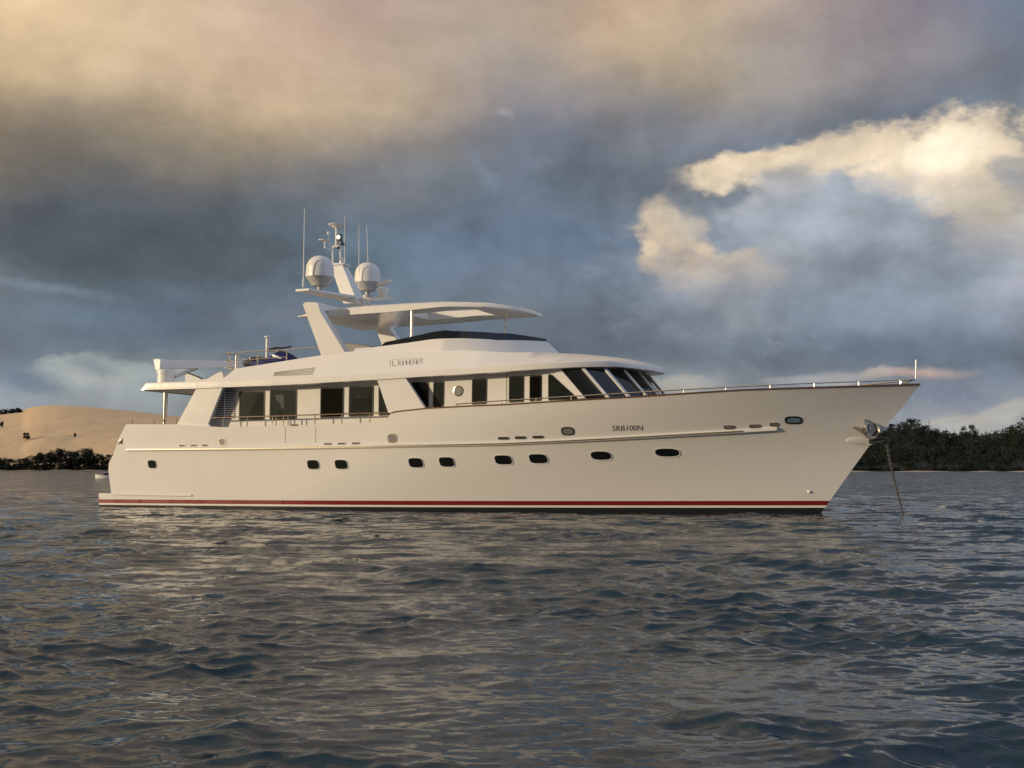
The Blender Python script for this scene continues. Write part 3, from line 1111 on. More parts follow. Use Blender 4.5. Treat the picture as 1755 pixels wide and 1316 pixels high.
# upper deck with its overhang and sloping coaming
S_AFT, S_NOSE, S_TURN = P(240, 669, 3.25)[0], 22.2, 16.6


def T_deck(s):
    if s <= S_TURN:
        return 3.28
    u = min((s - S_TURN) / (S_NOSE - S_TURN), 1)
    return 3.28 * max(1 - u ** 2.7, 0) ** (1 / 1.8)


def trace(px, tfun):
    out = []
    for x, y in px:
        t = 2.5
        for _ in range(30):
            s, z = P(x, y, t)
            t = 0.5 * t + 0.5 * tfun(s)
        out.append((s, z))
    return [p[0] for p in out], [p[1] for p in out]


zl_s, zl_z = trace([(240, 669.4), (338.5, 666.7), (382, 664.6), (480, 661), (645, 651.5), (730, 646), (850, 639), (945, 632.3), (987, 630.2), (1060, 629.3)], T_deck)
zl_s.append(S_NOSE); zl_z.append(P(1147, 637.5, 0)[1] - .03)
zc_s, zc_z = trace([(251, 655.8), (336, 653.2), (393, 651), (442, 649.5), (640, 639.7), (731, 633.5), (822, 627), (900, 622.3), (976, 619), (1042, 617.6)], lambda s: T_deck(s) - .02)
zc_s.append(S_NOSE); zc_z.append(zl_z[-1] + .13)
TT = 2.72
zt_s, zt_z = trace([(396, 640), (402, 632), (424, 628.5), (447, 625), (484, 619), (549, 609), (591, 602.8), (672, 601), (742, 602), (797, 600.3), (877, 603)], lambda s: TT)


def z_low(s):
    return interp(s, zl_s, zl_z)


def z_crease(s):
    return interp(s, zc_s, zc_z)


S_COAM = P(393, 643, TT)[0]
Z_C = [P(962, 603.8, 0), P(1015, 607.7, 0), P(1051, 611.7, 0), P(1086, 616.6, 0), P(1124, 626, 0), (S_NOSE, zl_z[-1] + .15)]


def deck_section(s):
    T = T_deck(s)
    zl, zc = z_low(s), z_crease(s)
    if s < S_AFT + .28:      # the sharp after edge
        f = (s - S_AFT) / .28
        zc = zl + .03 + (zc - zl - .03) * f
    if s < S_COAM - .001:
        tt, zt, zm = T - .25, zc + .012, zc + .03
    else:
        tt, zt = TT, interp(s, zt_s, zt_z)
        if s > 16.6:
            f = min((s - 16.6) / 2.5, 1)
            zcen = interp(s, [p[0] for p in Z_C], [p[1] for p in Z_C])
            tt = TT * (1 - f) + T * .6 * f
            zt = zt * (1 - f) + (zc + (zcen - zc) * .72) * f
            tt = min(tt, T * .85)
        zm = zt + .05
        if s > 16.6:
            zm = zt * (1 - f) + zcen * f
    pts = [(0, zl + .03), (T * .55, zl + .02), (max(T - .12, 0), zl), (T, zl + .02), (T, zl + (zc - zl) * .5), (max(T - .015, 0), zc - .03), (max(T - .05, 0), zc), (tt, zt), (tt * .85, zt + .02), (0, max(zm, zt + .02))]
    return pts


ud = MB()
stn = sorted(set(list(np.linspace(S_AFT, S_COAM - .002, 14)) + [S_AFT + .28, S_COAM] + list(np.linspace(S_COAM, 17, 40)) + list(S_TURN + (S_NOSE - S_TURN) * np.sin(np.linspace(0, pi / 2, 40)))))
rows = []
for s in stn:
    h = deck_section(s)
    rows.append([(s, t, z) for t, z in h] + [(s, -t, z) for t, z in h[-2:0:-1]])
ud.grid(rows, close=True)
ud.add(rows[0], [tuple(range(len(rows[0])))])
UPPER = ud.build('upper_deck', M['gel'], YACHT, smooth=22)


def slope_pt(s, f, off=.006):
    """point on the starboard slope between crease (0) and coaming top (1)"""
    h = deck_section(s)
    a, b = np.array(h[6]), np.array(h[7])
    p = a * (1 - f) + b * f
    n = np.array([b[1] - a[1], -(b[0] - a[0])])
    n = n / np.linalg.norm(n)
    if n[0] < 0:
        n = -n
    p = p + n * off
    return (s, p[0], p[1])


def on_slope(x, y, off=.006):
    t = 3.0
    for _ in range(40):
        s, z = P(x, y, t)
        h = deck_section(s)
        a, b = h[6], h[7]
        f = (z - a[1]) / (b[1] - a[1])
        t = .5 * t + .5 * (a[0] + (b[0] - a[0]) * f)
    return slope_pt(s, f, off)


# the name, in thin open capitals
GL = {'I': [[(.5, 0), (.5, 1)]], 'O': [[(0, 0), (1, 0), (1, .8), (0, .8), (0, 0)]], 'N': [[(0, 0), (0, .8), (1, .8), (1, 0)]],
      'H': [[(0, 0), (0, .9)], [(1, 0), (1, .9)], [(0, .45), (1, .45)]], 'E': [[(1, 0), (0, 0), (0, .9), (1, .9)], [(0, .45), (.8, .45)]],
      'A': [[(0, 0), (0, .9), (1, .9), (1, 0)], [(0, .4), (1, .4)]], 'R': [[(0, 0), (0, .9), (1, .9), (1, .45), (0, .45), (1, 0)]],
      'T': [[(0, 1), (1, 1)], [(.5, 1), (.5, 0)]]}
m = MB()


def stroke(pts, r=.0075):
    m.tube([on_slope(x, y, .004) for x, y in pts], r, 5)


x0, x1 = 676, 727
stroke([(669, 628.5), (668.5, 617), (674, 615.8), (726, 613.6)], .004)
stroke([(672.5, 618.5), (673, 627.2), (680, 626.6)], .011)
xx = 682.0
for ch in 'IONHEART':
    wd = 2.0 if ch == 'I' else 4.6
    for st in GL[ch]:
        stroke([(xx + u * wd, 625.9 - (xx - 682) * .055 - v * 8.6) for u, v in st])
    xx += wd + 1.25
m.build('name_lettering', M['name'], YACHT)
# louvred vent in the slope
m = MB()
VP = [(467.5, 644.5), (470, 638), (541.5, 629.2), (536, 642.5)]
pv = [on_slope(x, y, .004) for x, y in VP]
m.add(pv, [(0, 1, 2, 3)])
sv = m.build('slope_vent', M['gel'], YACHT, smooth=0)
m = MB()
for k in range(5):
    f = (k + .5) / 5
    a = [VP[0][i] * (1 - f) + VP[1][i] * f for i in (0, 1)]
    b = [VP[3][i] * (1 - f) + VP[2][i] * f for i in (0, 1)]
    q = [on_slope(a[0] + 1 + (b[0] - a[0] - 2) * g, a[1] + (b[1] - a[1]) * g, .01) for g in (0, .33, .66, 1)]
    sweep(m, q, [(-.01, -.012), (-.01, .012), (.012, .012), (.012, -.012)])
m.build('vent_slots', M['grey'], sv)

# fly bridge coaming and its smoked screen
TB2 = 2.62
S2A, S2K, S2F = 11.3, 14.9, P(962, 604, 0)[0]
zb2 = lambda s: interp(s, zt_s, zt_z) if s < zt_s[-1] else interp(s, [zt_s[-1], S2F], [zt_z[-1], P(962, 604.5, 0)[1] - .05])
zt2_s, zt2_z = trace([(640, 595), (652, 593.4), (700, 587.2), (740, 581.3), (787.6, 578.4), (830, 578)], lambda s: 2.42)
S2FT = P(938, 585.5, 0)[0]
zt2_s += [16.6, S2FT]; zt2_z += [zt2_z[-1] - .02, P(938, 585.5, 0)[1]]


def plan2(u, fr, w, sk):
    """u 0..1 starboard aft -> 1 bow centre; returns s,t"""
    if u < .5:
        return S2A + (sk - S2A) * u / .5, w
    a = (u - .5) / .5 * pi / 2
    x = (u - .5) / .5
    x = 1 - (1 - x) ** 1.6
    return sk + (fr - sk) * x, w * max(1 - (.5 * x + .5 * x ** 2.6), 0) ** .8


uu = np.linspace(0, 1, 61)
rb, rt_, rv1 = [], [], []
for u in uu:
    s, t = plan2(u, S2F, TB2, S2K)
    rb.append((s, t, zb2(s) - .03))
    s2, t2 = plan2(u, S2FT, 2.42, S2K)
    rt_.append((s2, t2, max(interp(s2, zt2_s, zt2_z), zb2(s2) - .02)))
full = lambda r: r + [(p[0], -p[1], p[2]) for p in r[::-1][1:]]
m = MB()
inner = [(p[0] - .02, p[1] * .95, p[2]) for p in rt_]
low = [(p[0] - .02, p[1] * .95, p[2] - .35) for p in rt_]
m.grid([full(rb), full(rt_), full(inner), full(low)])
m.build('flybridge_coaming', M['gel'], YACHT, smooth=25)
# screen
ss0, ss1 = P(652, 593.4, 2.42)[0], P(763.7, 566.7, 2.3)[0]
sa, sb = [], []
for p in rt_:
    if p[0] < ss0:
        continue
    hgt = interp(p[0], [ss0, ss0 + .15, ss1, 15.2, 17.0, S2FT], [0.02, .14, .31, .27, .26, .10])
    lean = .18 * hgt
    sa.append((p[0], p[1] * .985, p[2] - .01))
    sb.append((p[0] - .35 * hgt * (1 if p[0] > S2K + .5 else 0), max(p[1] * .985 - lean, 0), p[2] + hgt))
m = MB()
m.grid([full(sa), full(sb)])
m.build('wind_screen', M['visor'], YACHT, smooth=40)

# arch legs, hardtop, mast
LEG = [(519, 522), (521.5, 518.8), (526, 517.6), (543, 517.8), (546.5, 521), (550.5, 534.5), (592, 602.6), (584.6, 617), (558, 621), (550.5, 609)]
for sgn in (1, -1):
    m = MB()
    m.prism(poly(LEG, 2.72), sgn * 2.38, sgn * 2.74)
    m.build('arch_leg', M['gel'], YACHT, bevel=.03)
m = MB()
cb = poly([(521, 520), (526, 518.5), (547, 518.5), (556, 531), (549, 533)], 2.38)
m.prism(cb, -2.38, 2.38)
m.build('arch_beam', M['gel'], YACHT, bevel=.03)

HA, HF, HK = P(510, 541.5, 2.3)[0], P(922, 541, 0)[0] + .12, 13.9


def T_top(s):
    if s < HK:
        return interp(s, [HA, HA + .9, HA + 1.3], [2.3, 2.3, 2.0])
    u = min((s - HK) / (HF - HK), 1)
    return 2.0 * max(1 - u ** 2.2, 0) ** (1 / 1.9)


hl_s, hl_z = trace([(510, 543), (555, 541), (660, 535), (706, 531), (763, 525.3), (840, 526.5), (890, 532)], T_top)
hu_s, hu_z = trace([(510, 540), (523, 536), (556, 528.5), (626, 522.8), (700, 518.3), (760, 515.8), (840, 518.4), (880, 525)], T_top)
hl_s.append(HF); hl_z.append(P(922, 541.5, 0)[1])
hu_s.append(HF); hu_z.append(hl_z[-1] + .05)
HOLE = (P(722, 545, -.2)[0], P(836, 541, -.2)[0])
stn = sorted(set(list(np.linspace(HA, HK, 22)) + list(HOLE) + list(HK + (HF - HK) * np.sin(np.linspace(0, pi / 2, 26)))))
m = MB()
tops, bots = [], []
for s in stn:
    T = T_top(s)
    zl, zu = interp(s, hl_s, hl_z), interp(s, hu_s, hu_z)
    c = min(.85, T * .5)
    bl = [(s, t, zl + (.0 if abs(t) > T * .9 else .03)) for t in (-T, -T * .93, -c, c, T * .93, T)]
    tl = [(s, t, z) for t, z in ((-T, zl + .04), (-T * .985, zu - .06), (-T * .93, zu), (-c, zu + .05), (c, zu + .05), (T * .93, zu), (T * .985, zu - .06), (T, zl + .04))]
    bots.append(bl); tops.append(tl)
for i in range(len(stn) - 1):
    in_hole = HOLE[0] - 1e-4 <= stn[i] and stn[i + 1] <= HOLE[1] + 1e-4
    for j in range(5):
        if in_hole and j == 2:
            for q in (2, 3):
                m.add([bots[i][q], bots[i + 1][q], tops[i + 1][q + 1], tops[i][q + 1]], [(0, 1, 2, 3)])
            continue
        m.add([bots[i][j], bots[i + 1][j], bots[i + 1][j + 1], bots[i][j + 1]], [(0, 1, 2, 3)])
    for j in range(7):
        if in_hole and j == 3:
            continue
        m.add([tops[i][j], tops[i + 1][j], tops[i + 1][j + 1], tops[i][j + 1]], [(0, 1, 2, 3)])
    for q, w in ((0, 0), (5, 7)):
        m.add([bots[i][q], bots[i + 1][q], tops[i + 1][w], tops[i][w]], [(0, 1, 2, 3)])
for i, s in enumerate(stn):
    if abs(s - HOLE[0]) < 1e-6 or abs(s - HOLE[1]) < 1e-6:
        m.add([bots[i][2], bots[i][3], tops[i][4], tops[i][3]], [(0, 1, 2, 3)])
m.add(bots[0] + tops[0][::-1], [tuple(range(14))])
HT = m.build('hardtop', M['gel'], YACHT, smooth=30)
for (x, y) in ((627, 539.5), (671, 540.3), (748, 534), (678, 553.5), (718, 550.8), (755, 546.5), (800, 544.5), (830, 528.6), (868, 536.8)):
    # small down lights in the underside
    t = 1.7 if y < 541 and x < 840 else -1.6
    if x == 868: t = .9
    s, z = P(x, y, t)
    zu_ = interp(s, hl_s, hl_z) + .028
    m = MB()
    m.lathe((s, t, zu_), [(.05, 0), (.05, -.02), (.03, -.03)], 10)
    m.build('down_light', M['steel'], HT)
for (x, ytop, ybot, t, r) in ((706, 531, 578, 1.85, .065),):
    for sgn in (1,):
        a, b = P(x, ytop, t), P(x, ybot + 4, t)
        m = MB()
        m.tube([(a[0], sgn * t, b[1] - .15), (a[0], sgn * t, a[1] + .03)], r, 12)
        m.build('hardtop_post', M['steel'], YACHT)
for sgn in (1,):
    t = .3
    a, b = P(867.5, 542, t), P(865.5, 572, t)
    m = MB()
    m.tube([(b[0], sgn * t, b[1] - .3), (b[0], sgn * t, b[1]), (a[0], sgn * t, a[1] + .05)], .04, 10)
    m.build('hardtop_post', M['steel'], YACHT)

# after deck pillars
for sgn in (1, -1):
    a = P(284, 668, 2.85)
    m = MB()
    m.tube([(a[0], sgn * 2.85, 2.4), (a[0], sgn * 2.85, a[1] + .1)], .085, 16)
    m.build('deck_pillar', M['steel'], YACHT)

# mast
m = MB()
base = poly([(596, 522), (622, 522)], 0)
top = poly([(570.5, 455), (592, 455)], 0)
w0, w1 = .34, .2
vs = [(base[0][0], -w0, base[0][1]), (base[1][0], -w0, base[1][1]), (base[1][0], w0, base[1][1]), (base[0][0], w0, base[0][1]),
      (top[0][0], -w1, top[0][1]), (top[1][0], -w1, top[1][1]), (top[1][0], w1, top[1][1]), (top[0][0], w1, top[0][1])]
m.add(vs, [(0, 1, 2, 3), (4, 5, 6, 7), (0, 1, 5, 4), (1, 2, 6, 5), (2, 3, 7, 6), (3, 0, 4, 7)])
pt = P(582, 455, 0)
m.box((top[0][0] - .12, -.26, top[0][1] - .05), (top[1][0] + .1, .26, top[0][1] + .02))
MAST = m.build('mast', M['white'], YACHT, bevel=.03)
# spreader
m = MB()
a = P(512, 494.5, 2.45); b = P(592, 501, 0)
zc_ = a[1] - .02
s_c = b[0] + .1
m.plate([(a[0] - .12, 2.5), (a[0] + .5, 2.5), (s_c + .45, .5), (s_c + .6, 0), (s_c + .45, -.5), (a[0] + .5, -2.5), (a[0] - .12, -2.5), (s_c - .4, -.5), (s_c - .5, 0), (s_c - .4, .5)], zc_ - .1, zc_)
m.build('spreader', M['white'], MAST, bevel=.025)
# satellite domes
for (t, x, ybase) in ((1.62, 548.3, 490), (-1.62, 630.3, 499)):
    s, _ = P(x, 480, t)
    zb = zc_ + (.27 if t < 0 else 0)
    m = MB()
    m.lathe((s, t, zb), [(.2, -.28 if t < 0 else -.01), (.2, .03), (.1, .05), (.1, .17), (.2, .19), (.31, .22), (.34, .3), (.4, .36), (.5, .5), (.52, .56)], 32)
    dm = m.build('dome_base', M['domebase'], MAST, smooth=40)
    m = MB()
    prof = [(.54, .54), (.545, .62)] + [(.545 - .005 * k, .62 + .06 * k) for k in range(1, 5)]
    z0, r0 = prof[-1][1], prof[-1][0]
    prof += [(r0 * cos(a) ** .9 if a < 1.55 else .01, z0 + .52 * sin(a)) for a in np.linspace(.15, pi / 2, 12)]
    m.lathe((s, t, zb), prof, 36)
    m.build('satellite_dome', M['dome'], dm, smooth=50)
# radar on its bracket
m = MB()
a, b = P(614, 515, 0), P(672, 512, 0)
m.prism([(a[0] - .1, a[1] - .04), (b[0] - .05, b[1] + .02), (b[0], b[1] + .06), (a[0] - .1, a[1] + .06)], -.22, .22)
RB = m.build('radar_bracket', M['white'], MAST, bevel=.02)
c = P(656.5, 508, 0)
m = MB()
m.lathe((c[0], 0, c[1] - .02), [(.16, -.02), (.17, .12), (.24, .2), (.25, .3), (.2, .36), (.09, .4), (.09, .48)], 24)
m.build('radar_pedestal', M['white'], MAST, smooth=40)
m = MB()
e0, e1 = P3(647, 492, 0), P3(671, 482, 0)
mid = Vector((c[0], 0, c[1] + .5))
ax = Vector((.92, .3, .14)).normalized()
sx = ax.cross(Vector((0, 0, 1))).normalized()
uz = Vector((0, 0, 1))
vs = []
for k in (-.3, .42):
    for (u, v) in ((-.07, -.06), (.09, -.05), (.09, .07), (-.07, .09)):
        vs.append(mid + ax * k + sx * u + uz * v)
m.add(vs, [(0, 1, 2, 3), (4, 5, 6, 7), (0, 1, 5, 4), (1, 2, 6, 5), (2, 3, 7, 6), (3, 0, 4, 7)])
m.build('radar_scanner', M['white'], MAST, bevel=.02)
# mast head
m = MB()
for (xa, ya, xb, yb) in ((570.3, 453, 570.3, 424), (570.3, 424, 574, 421), (574, 421, 581, 421), (583.5, 453, 583.5, 424), (583.5, 424, 581, 421), (570.3, 452, 583.5, 452)):
    m.tube([P3(xa, ya, .1), P3(xb, yb, .1)], .035, 8)
m.tube([P3(577, 424, .05), P3(577, 390, .05)], .055, 10)
m.prism(poly([(574, 424), (586, 416), (584, 421), (579, 427)], 0), -.09, .13)
MH = m.build('mast_head', M['white'], MAST)
m = MB()
c = P(577.5, 386, 0)
m.lathe((c[0], 0, c[1]), [(.14, -.12), (.2, -.05), (.34, 0), (.36, .03), (.1, .06)], 24)
m.build('antenna_plate', M['white'], MAST)
m = MB()
c = P(581, 407, .12)
m.box((c[0] - .06, .02, c[1] - .13), (c[0] + .09, .2, c[1] + .13))
lb_ = m.build('mast_lamp', M['dkgrey'], MAST, bevel=.01)
m = MB()
m.lathe((c[0] + .03, .2, c[1]), [(.075, 0), (.07, .03), (.03, .05)], 14, axis='t')
m.build('lamp_glass', M['lamp'], lb_)
m = MB()
for (x, y, t, L) in ((591, 419, .1, .2), (580, 424.5, .15, .16), (587, 415.5, 0, .18)):
    c = P3(x, y, t)
    m.lathe((c[0] - L, c[1], c[2]), [(.025, 0), (.03, L * .6), (.07, L)], 12, axis='s')
m.build('horn', M['dkgrey'], MAST)
m = MB()
c = P(584.5, 447, .1)
m.lathe((c[0] + .05, .15, c[1] - .08), [(.07, 0), (.07, .14), (.03, .2)], 12)
m.build('anemometer', M['steel'], MAST)
m = MB()
c = P(555.5, 412, .6)
m.tube([P3(556.5, 424, .6), (P(556.5, 424, .6)[0], .6, c[1])], .03, 8)
m.tube([P3(556.5, 424, .6), P3(570, 428, .12)], .022, 6)
m.lathe((c[0], .6, c[1] - .01), [(.06, -.03), (.22, 0), (.23, .03), (.05, .06)], 20)
m.build('gps_antenna', M['white'], MAST)
m = MB()
m.tube([P3(562.8, 402, .4), P3(562.6, 397, .4)], .05, 8)
m.tube([P3(562.8, 402, .4), P3(563, 411, .4), P3(570, 426, .15)], .012, 6)
m.build('small_antenna', M['white'], MAST)
for (x0_, y0_, x1_, y1_, t, r) in ((519.8, 492, 522, 357.5, 2.4, .022), (590.6, 452, 590.6, 368, .2, .014), (615.4, 504, 615.2, 385, -1.0, .017), (632.5, 505, 628.6, 386, -1.9, .017)):
    m = MB()
    p, q = P3(x0_, y0_, t), P3(x1_, y1_, t)
    v = Vector(q) - Vector(p)
    m.tube([p, Vector(p) + v * .1, Vector(p) + v * .12, q], [r * 1.7, r * 1.7, r, r * .6], 8)
    m.build('whip_antenna', M['white'], MAST)

# boat crane on the after deck
cs, cz = P(284, 655, 1.5)
m = MB()
m.lathe((cs, 1.5, cz - .25), [(.34, 0), (.34, .55), (.36, .57), (.36, .72), (.3, .76)], 24)
CR = m.build('crane', M['white'], YACHT, bevel=.0)
hd = P(270, 625, 1.5)
m = MB()
m.prism(poly([(266.5, 617), (268, 615.5), (277.5, 615), (280, 618), (279, 632), (275, 637), (270, 634)], 1.6), 1.25, 1.75)
m.build('crane_head', M['white'], CR, bevel=.03)
m = MB()
b0, b1 = Vector(P3(276, 625, 1.4)), None
L = 5.2
dirv = Vector((.16, -1, .085)).normalized()
b1 = b0 + dirv * L
sx = Vector((1, .16, 0)).normalized()
vs = []
for q, (hh, ww) in ((b0, (.2, .18)), (b0 + dirv * .8, (.18, .16)), (b1, (.12, .12))):
    for (u, v) in ((-1, -1), (1, -1), (1, 1), (-1, 1)):
        vs.append(q + sx * u * ww + Vector((0, 0, v * hh)))
fs = [(0, 1, 2, 3), (8, 9, 10, 11)]
for k in (0, 4):
    for j in range(4):
        fs.append((k + j, k + (j + 1) % 4, k + 4 + (j + 1) % 4, k + 4 + j))
m.add(vs, fs)
m.build('crane_boom', M['white'], CR, bevel=.03)
m = MB()
m.tube([Vector((cs + .1, 1.1, cz + .25)), b0 + dirv * 1.9 + Vector((0, 0, -.15))], .07, 10)
m.build('crane_ram', M['steel'], CR)

# boat chocks
for t in (1.4, -.9):
    m = MB()
    ck = poly([(321, 655), (321, 644), (324.5, 639.5), (334, 643.5), (342, 646.5), (350, 650.3), (358, 650), (366, 645), (378, 638.5), (384, 637), (387, 645), (387, 655)], 1.4)
    m.prism(ck, t - .14, t + .14)
    ch = m.build('boat_chock', M['canvas'], YACHT, bevel=.02)
    m = MB()
    pp = [(P(x, y, 1.4)) for x, y in ((324, 639.5), (334, 643.2), (342, 646.2), (350, 650))]
    m.tube([(p[0], t + .12, p[1] + .01) for p in pp], .03, 8)
    m.build('chock_pad', M['rubber'], ch)

# upper deck rails
TR = 2.6
UR = [(385, 605.2), (393.5, 604.8), (441, 601.9), (491.9, 599.4), (544.4, 595), (574, 593)]
for sgn in (1, -1):
    m = MB()
    m.tube([(P(x, y, TR)[0], sgn * TR, P(x, y, TR)[1]) for x, y in UR], .022, 8)
    m.tube([(P(x, y, TR)[0], sgn * TR, P(x, y, TR)[1]) for x, y in ((385, 619), (414, 616.8), (476, 612.8), (491, 611.5))], .014, 6)
    if sgn > 0:
        m.tube([P3(385, 630, TR), P3(399, 628.6, TR)], .014, 6)
    ur = m.build('deck_rail', M['steel'], YACHT)
    for (x, yt, yb, r) in ((393.6, 604.5, 637, .035), (408.7, 607, 634, .02), (441.6, 602, 628, .022), (491.4, 599.5, 621, .022)):
        m = MB()
        a, b = P(x, yt, TR), P(x, yb, TR)
        m.tube([(a[0], sgn * TR, b[1]), (a[0], sgn * TR, a[1])], r, 8)
        m.build('stanchion', M['steel'], ur)
m = MB()
yq = P(385, 605.2, TR)
for k in (yq[1], P(385, 619, TR)[1], P(385, 630, TR)[1]):
    m.tube([(yq[0], -TR, k), (yq[0], TR, k)], .014, 6)
for t in (-1.7, -.8, .1, 1.0, 1.9):
    m.tube([(yq[0], t, yq[1] - .9), (yq[0], t, yq[1])], .02, 6)
m.build('after_rail', M['steel'], YACHT)
# deck vent post
m = MB()
a, b = P(458.5, 578, .6), P(458.5, 630, .6)
m.tube([(a[0], .6, b[1] - .3), (a[0], .6, a[1])], .07, 10)
m.lathe((a[0], .6, a[1]), [(.08, -.02), (.13, .0), (.13, .03), (.05, .06)], 14)
m.build('vent_post', M['white'], YACHT)
# fly bridge seating behind the arch
m = MB()
m.prism(poly([(590, 608), (590, 588), (634, 592.3), (650, 596), (650, 608)], .4), -1.6, .8)
m.build('flybridge_seat', M['grey'], YACHT, bevel=.03)
m = MB()
hs = P(735, 575, 0)[0]
m.prism([(hs - .3, 5.6), (hs + .5, 5.6), (hs + .35, 6.3), (hs - .1, 6.35)], -1.2, .6)
m.build('helm_console', M['white'], YACHT, bevel=.04)

# anchor pocket casting at the bow
s0, t0, z0 = on_hull(1477, 756, 0)
m = MB()
rows = []
for i in range(9):
    ph = -pi / 2 + pi * i / 8
    rr = []
    for k in range(20):
        a = 2 * pi * k / 20
        u = cos(a) * cos(ph) * .5
        v = sin(ph) * .13
        w = sin(a) * cos(ph) * .035
        s, z = s0 + u + .06 * v, z0 + v - .02 * cos(a)
        rr.append((s, max(hull_t(s, z), 0.02) + w, z))
    rows.append(rr)
m.grid(rows, close=True)
m.build('anchor_pocket', M['gel'], YACHT, smooth=60)
m = MB()
s1, t1, z1 = on_hull(1494, 738, 0)
m.lathe((s1, t1 - .05, z1), [(.26, 0), (.28, .07), (.25, .11), (.19, .09), (.17, .0)], 28, axis='t')
m.build('hawse_ring', M['satin'], YACHT, smooth=50)
# bow roller in the stem
ps, pz_ = P(1509, 752, 0)
m = MB()
m.prism([(ps - .35, pz_ - .02), (ps + .2, pz_ + .06), (ps + .25, pz_ - .02), (ps + .12, pz_ - .13), (ps - .35, pz_ - .16)], -.2, .16)
m.lathe((ps + .14, -.18, pz_ - .04), [(.09, 0), (.09, .32)], 16, axis='t')
m.tube([(ps - .3, .22, pz_ - .03), (ps + .02, .22, pz_ + .02), (ps + .2, .2, pz_)], .03, 8)
m.build('bow_roller', M['rubber'], YACHT, bevel=.015)

# ------------------------------------------------------------------ things on the yacht
def world_pt(p):
    w = SHIP_O + SD * p[0] + SN * p[1]
    return (w[0], w[1], p[2])


def ship_thing(name, origin):
    return empty(name, world_pt(origin), -YAW)


# stowed anchor
ac = on_hull(1481, 738.5, .16)
ANC = ship_thing('anchor', ac)
tag(ANC, 'polished steel anchor stowed against the bow of the white yacht', 'anchor')


def horn_blade(m, pts, w):
    pts = [Vector(p) for p in pts]
    rows = []
    for i, p in enumerate(pts):
        d = (pts[min(i + 1, len(pts) - 1)] - pts[max(i - 1, 0)]).normalized()
        o = Vector((-d.z, 0, d.x))
        k = w[i]
        rows.append([p + o * k + Vector((0, .0, 0)), p + Vector((0, .05, 0)), p - o * k, p + Vector((0, -.05, 0))])
    m.grid(rows, close=True)
    m.add(rows[0], [(0, 1, 2, 3)]); m.add(rows[-1], [(0, 1, 2, 3)])


def rel(x, y, dt=0.0):
    s, z = P(x, y, ac[1])
    return (s - ac[0], dt, z - ac[2])


m = MB()
horn_blade(m, [rel(1456.5, 732.6, -.05), rel(1464, 732, 0), rel(1470, 734.5, .03), rel(1478, 739, .04)], [.012, .035, .05, .07])
m.build('fluke', M['satin'], ANC)
m = MB()
horn_blade(m, [rel(1481.5, 718.5, -.02), rel(1483.5, 724, 0), rel(1485, 730, .03), rel(1483, 738, .04)], [.015, .045, .06, .07])
m.build('fluke', M['satin'], ANC)
m = MB()
m.lathe((0, -.06, 0), [(.11, 0), (.115, .16), (.09, .19), (.05, .19), (.045, .15)], 20, axis='t')
m.build('crown', M['steel'], ANC, smooth=50)
m = MB()
m.tube([rel(1484, 738, -.02), rel(1487, 735, -.06), rel(1487.5, 727, -.1)], .05, 8)
m.build('shank', M['dkgrey'], ANC)

# anchor chain running down into the water
c0 = (ps + .16, -.03, pz_ - .08)
c1s, c1z = P(1545.5, 886, -.03)
c1 = (c1s + .12, -.03, -.25)
CH = MB()
v0, v1 = Vector(c0), Vector(c1)
npts = int((v1 - v0).length / .07)
for k in range(npts):
    f = k / (npts - 1)
    sag = -.03 * sin(pi * f)
    c = v0.lerp(v1, f) + Vector((sag, 0, 0))
    d = (v1 - v0).normalized()
    u = Vector((0, 1, 0)) if k % 2 else d.cross(Vector((0, 1, 0))).normalized()
    ring = []
    for q in range(10):
        a = 2 * pi * q / 10
        ring.append(c + d * cos(a) * .05 + u * sin(a) * .032)
    CH.tube(ring, .0165, 6, closed=True)
for p in range(len(CH.v)):
    q = CH.v[p]
    CH.v[p] = (q[0] - c0[0], q[1] - c0[1], q[2] - c0[2])
cho = CH.build('anchor_chain', M['chain'])
cho.location = world_pt(c0)
cho.rotation_euler = (0, 0, -YAW)
tag(cho, 'galvanised anchor chain running from the bow roller down into the water', 'chain')

# jet ski on the upper deck
jt = .9
js0, js1 = P(438, 624, jt)[0], P(513, 618, jt)[0]
jz = 5.16
JS = ship_thing('jet_ski', ((js0 + js1) / 2, jt, jz))
tag(JS, 'dark blue and white jet ski parked on the upper deck behind the rail', 'jet ski')
Lj = js1 - js0


def jrel(x, y, dt=0):
    s, z = P(x, y, jt)
    return (s - (js0 + js1) / 2, dt, z - jz)


m = MB()
rows = []
for k in range(15):
    f = k / 14
    s = -Lj / 2 + Lj * f
    wd = .52 * (min(1, .75 + f * .9)) * max(1 - max(0, (f - .55) / .45) ** 2.2, 0.02)
    zb = .0 + .22 * max(0, (f - .6) / .4) ** 2
    zt = jrel(438 + 75 * f, interp(f, [0, .2, .5, .8, 1], [620, 617.5, 616, 616.5, 618.5]))[2] - .02
    rows.append([(s, 0, zb), (s, wd * .7, zb + .08), (s, wd, zb + (zt - zb) * .55), (s, wd * .96, zt - .03), (s, wd * .7, zt), (s, -wd * .7, zt), (s, -wd * .96, zt - .03), (s, -wd, zb + (zt - zb) * .55), (s, -wd * .7, zb + .08)])
m.grid(rows, close=True)
m.add(rows[0], [tuple(range(9))]); m.add(rows[-1], [tuple(range(9))])
m.build('hull', M['blue'], JS, smooth=45)
m = MB()
rows = []
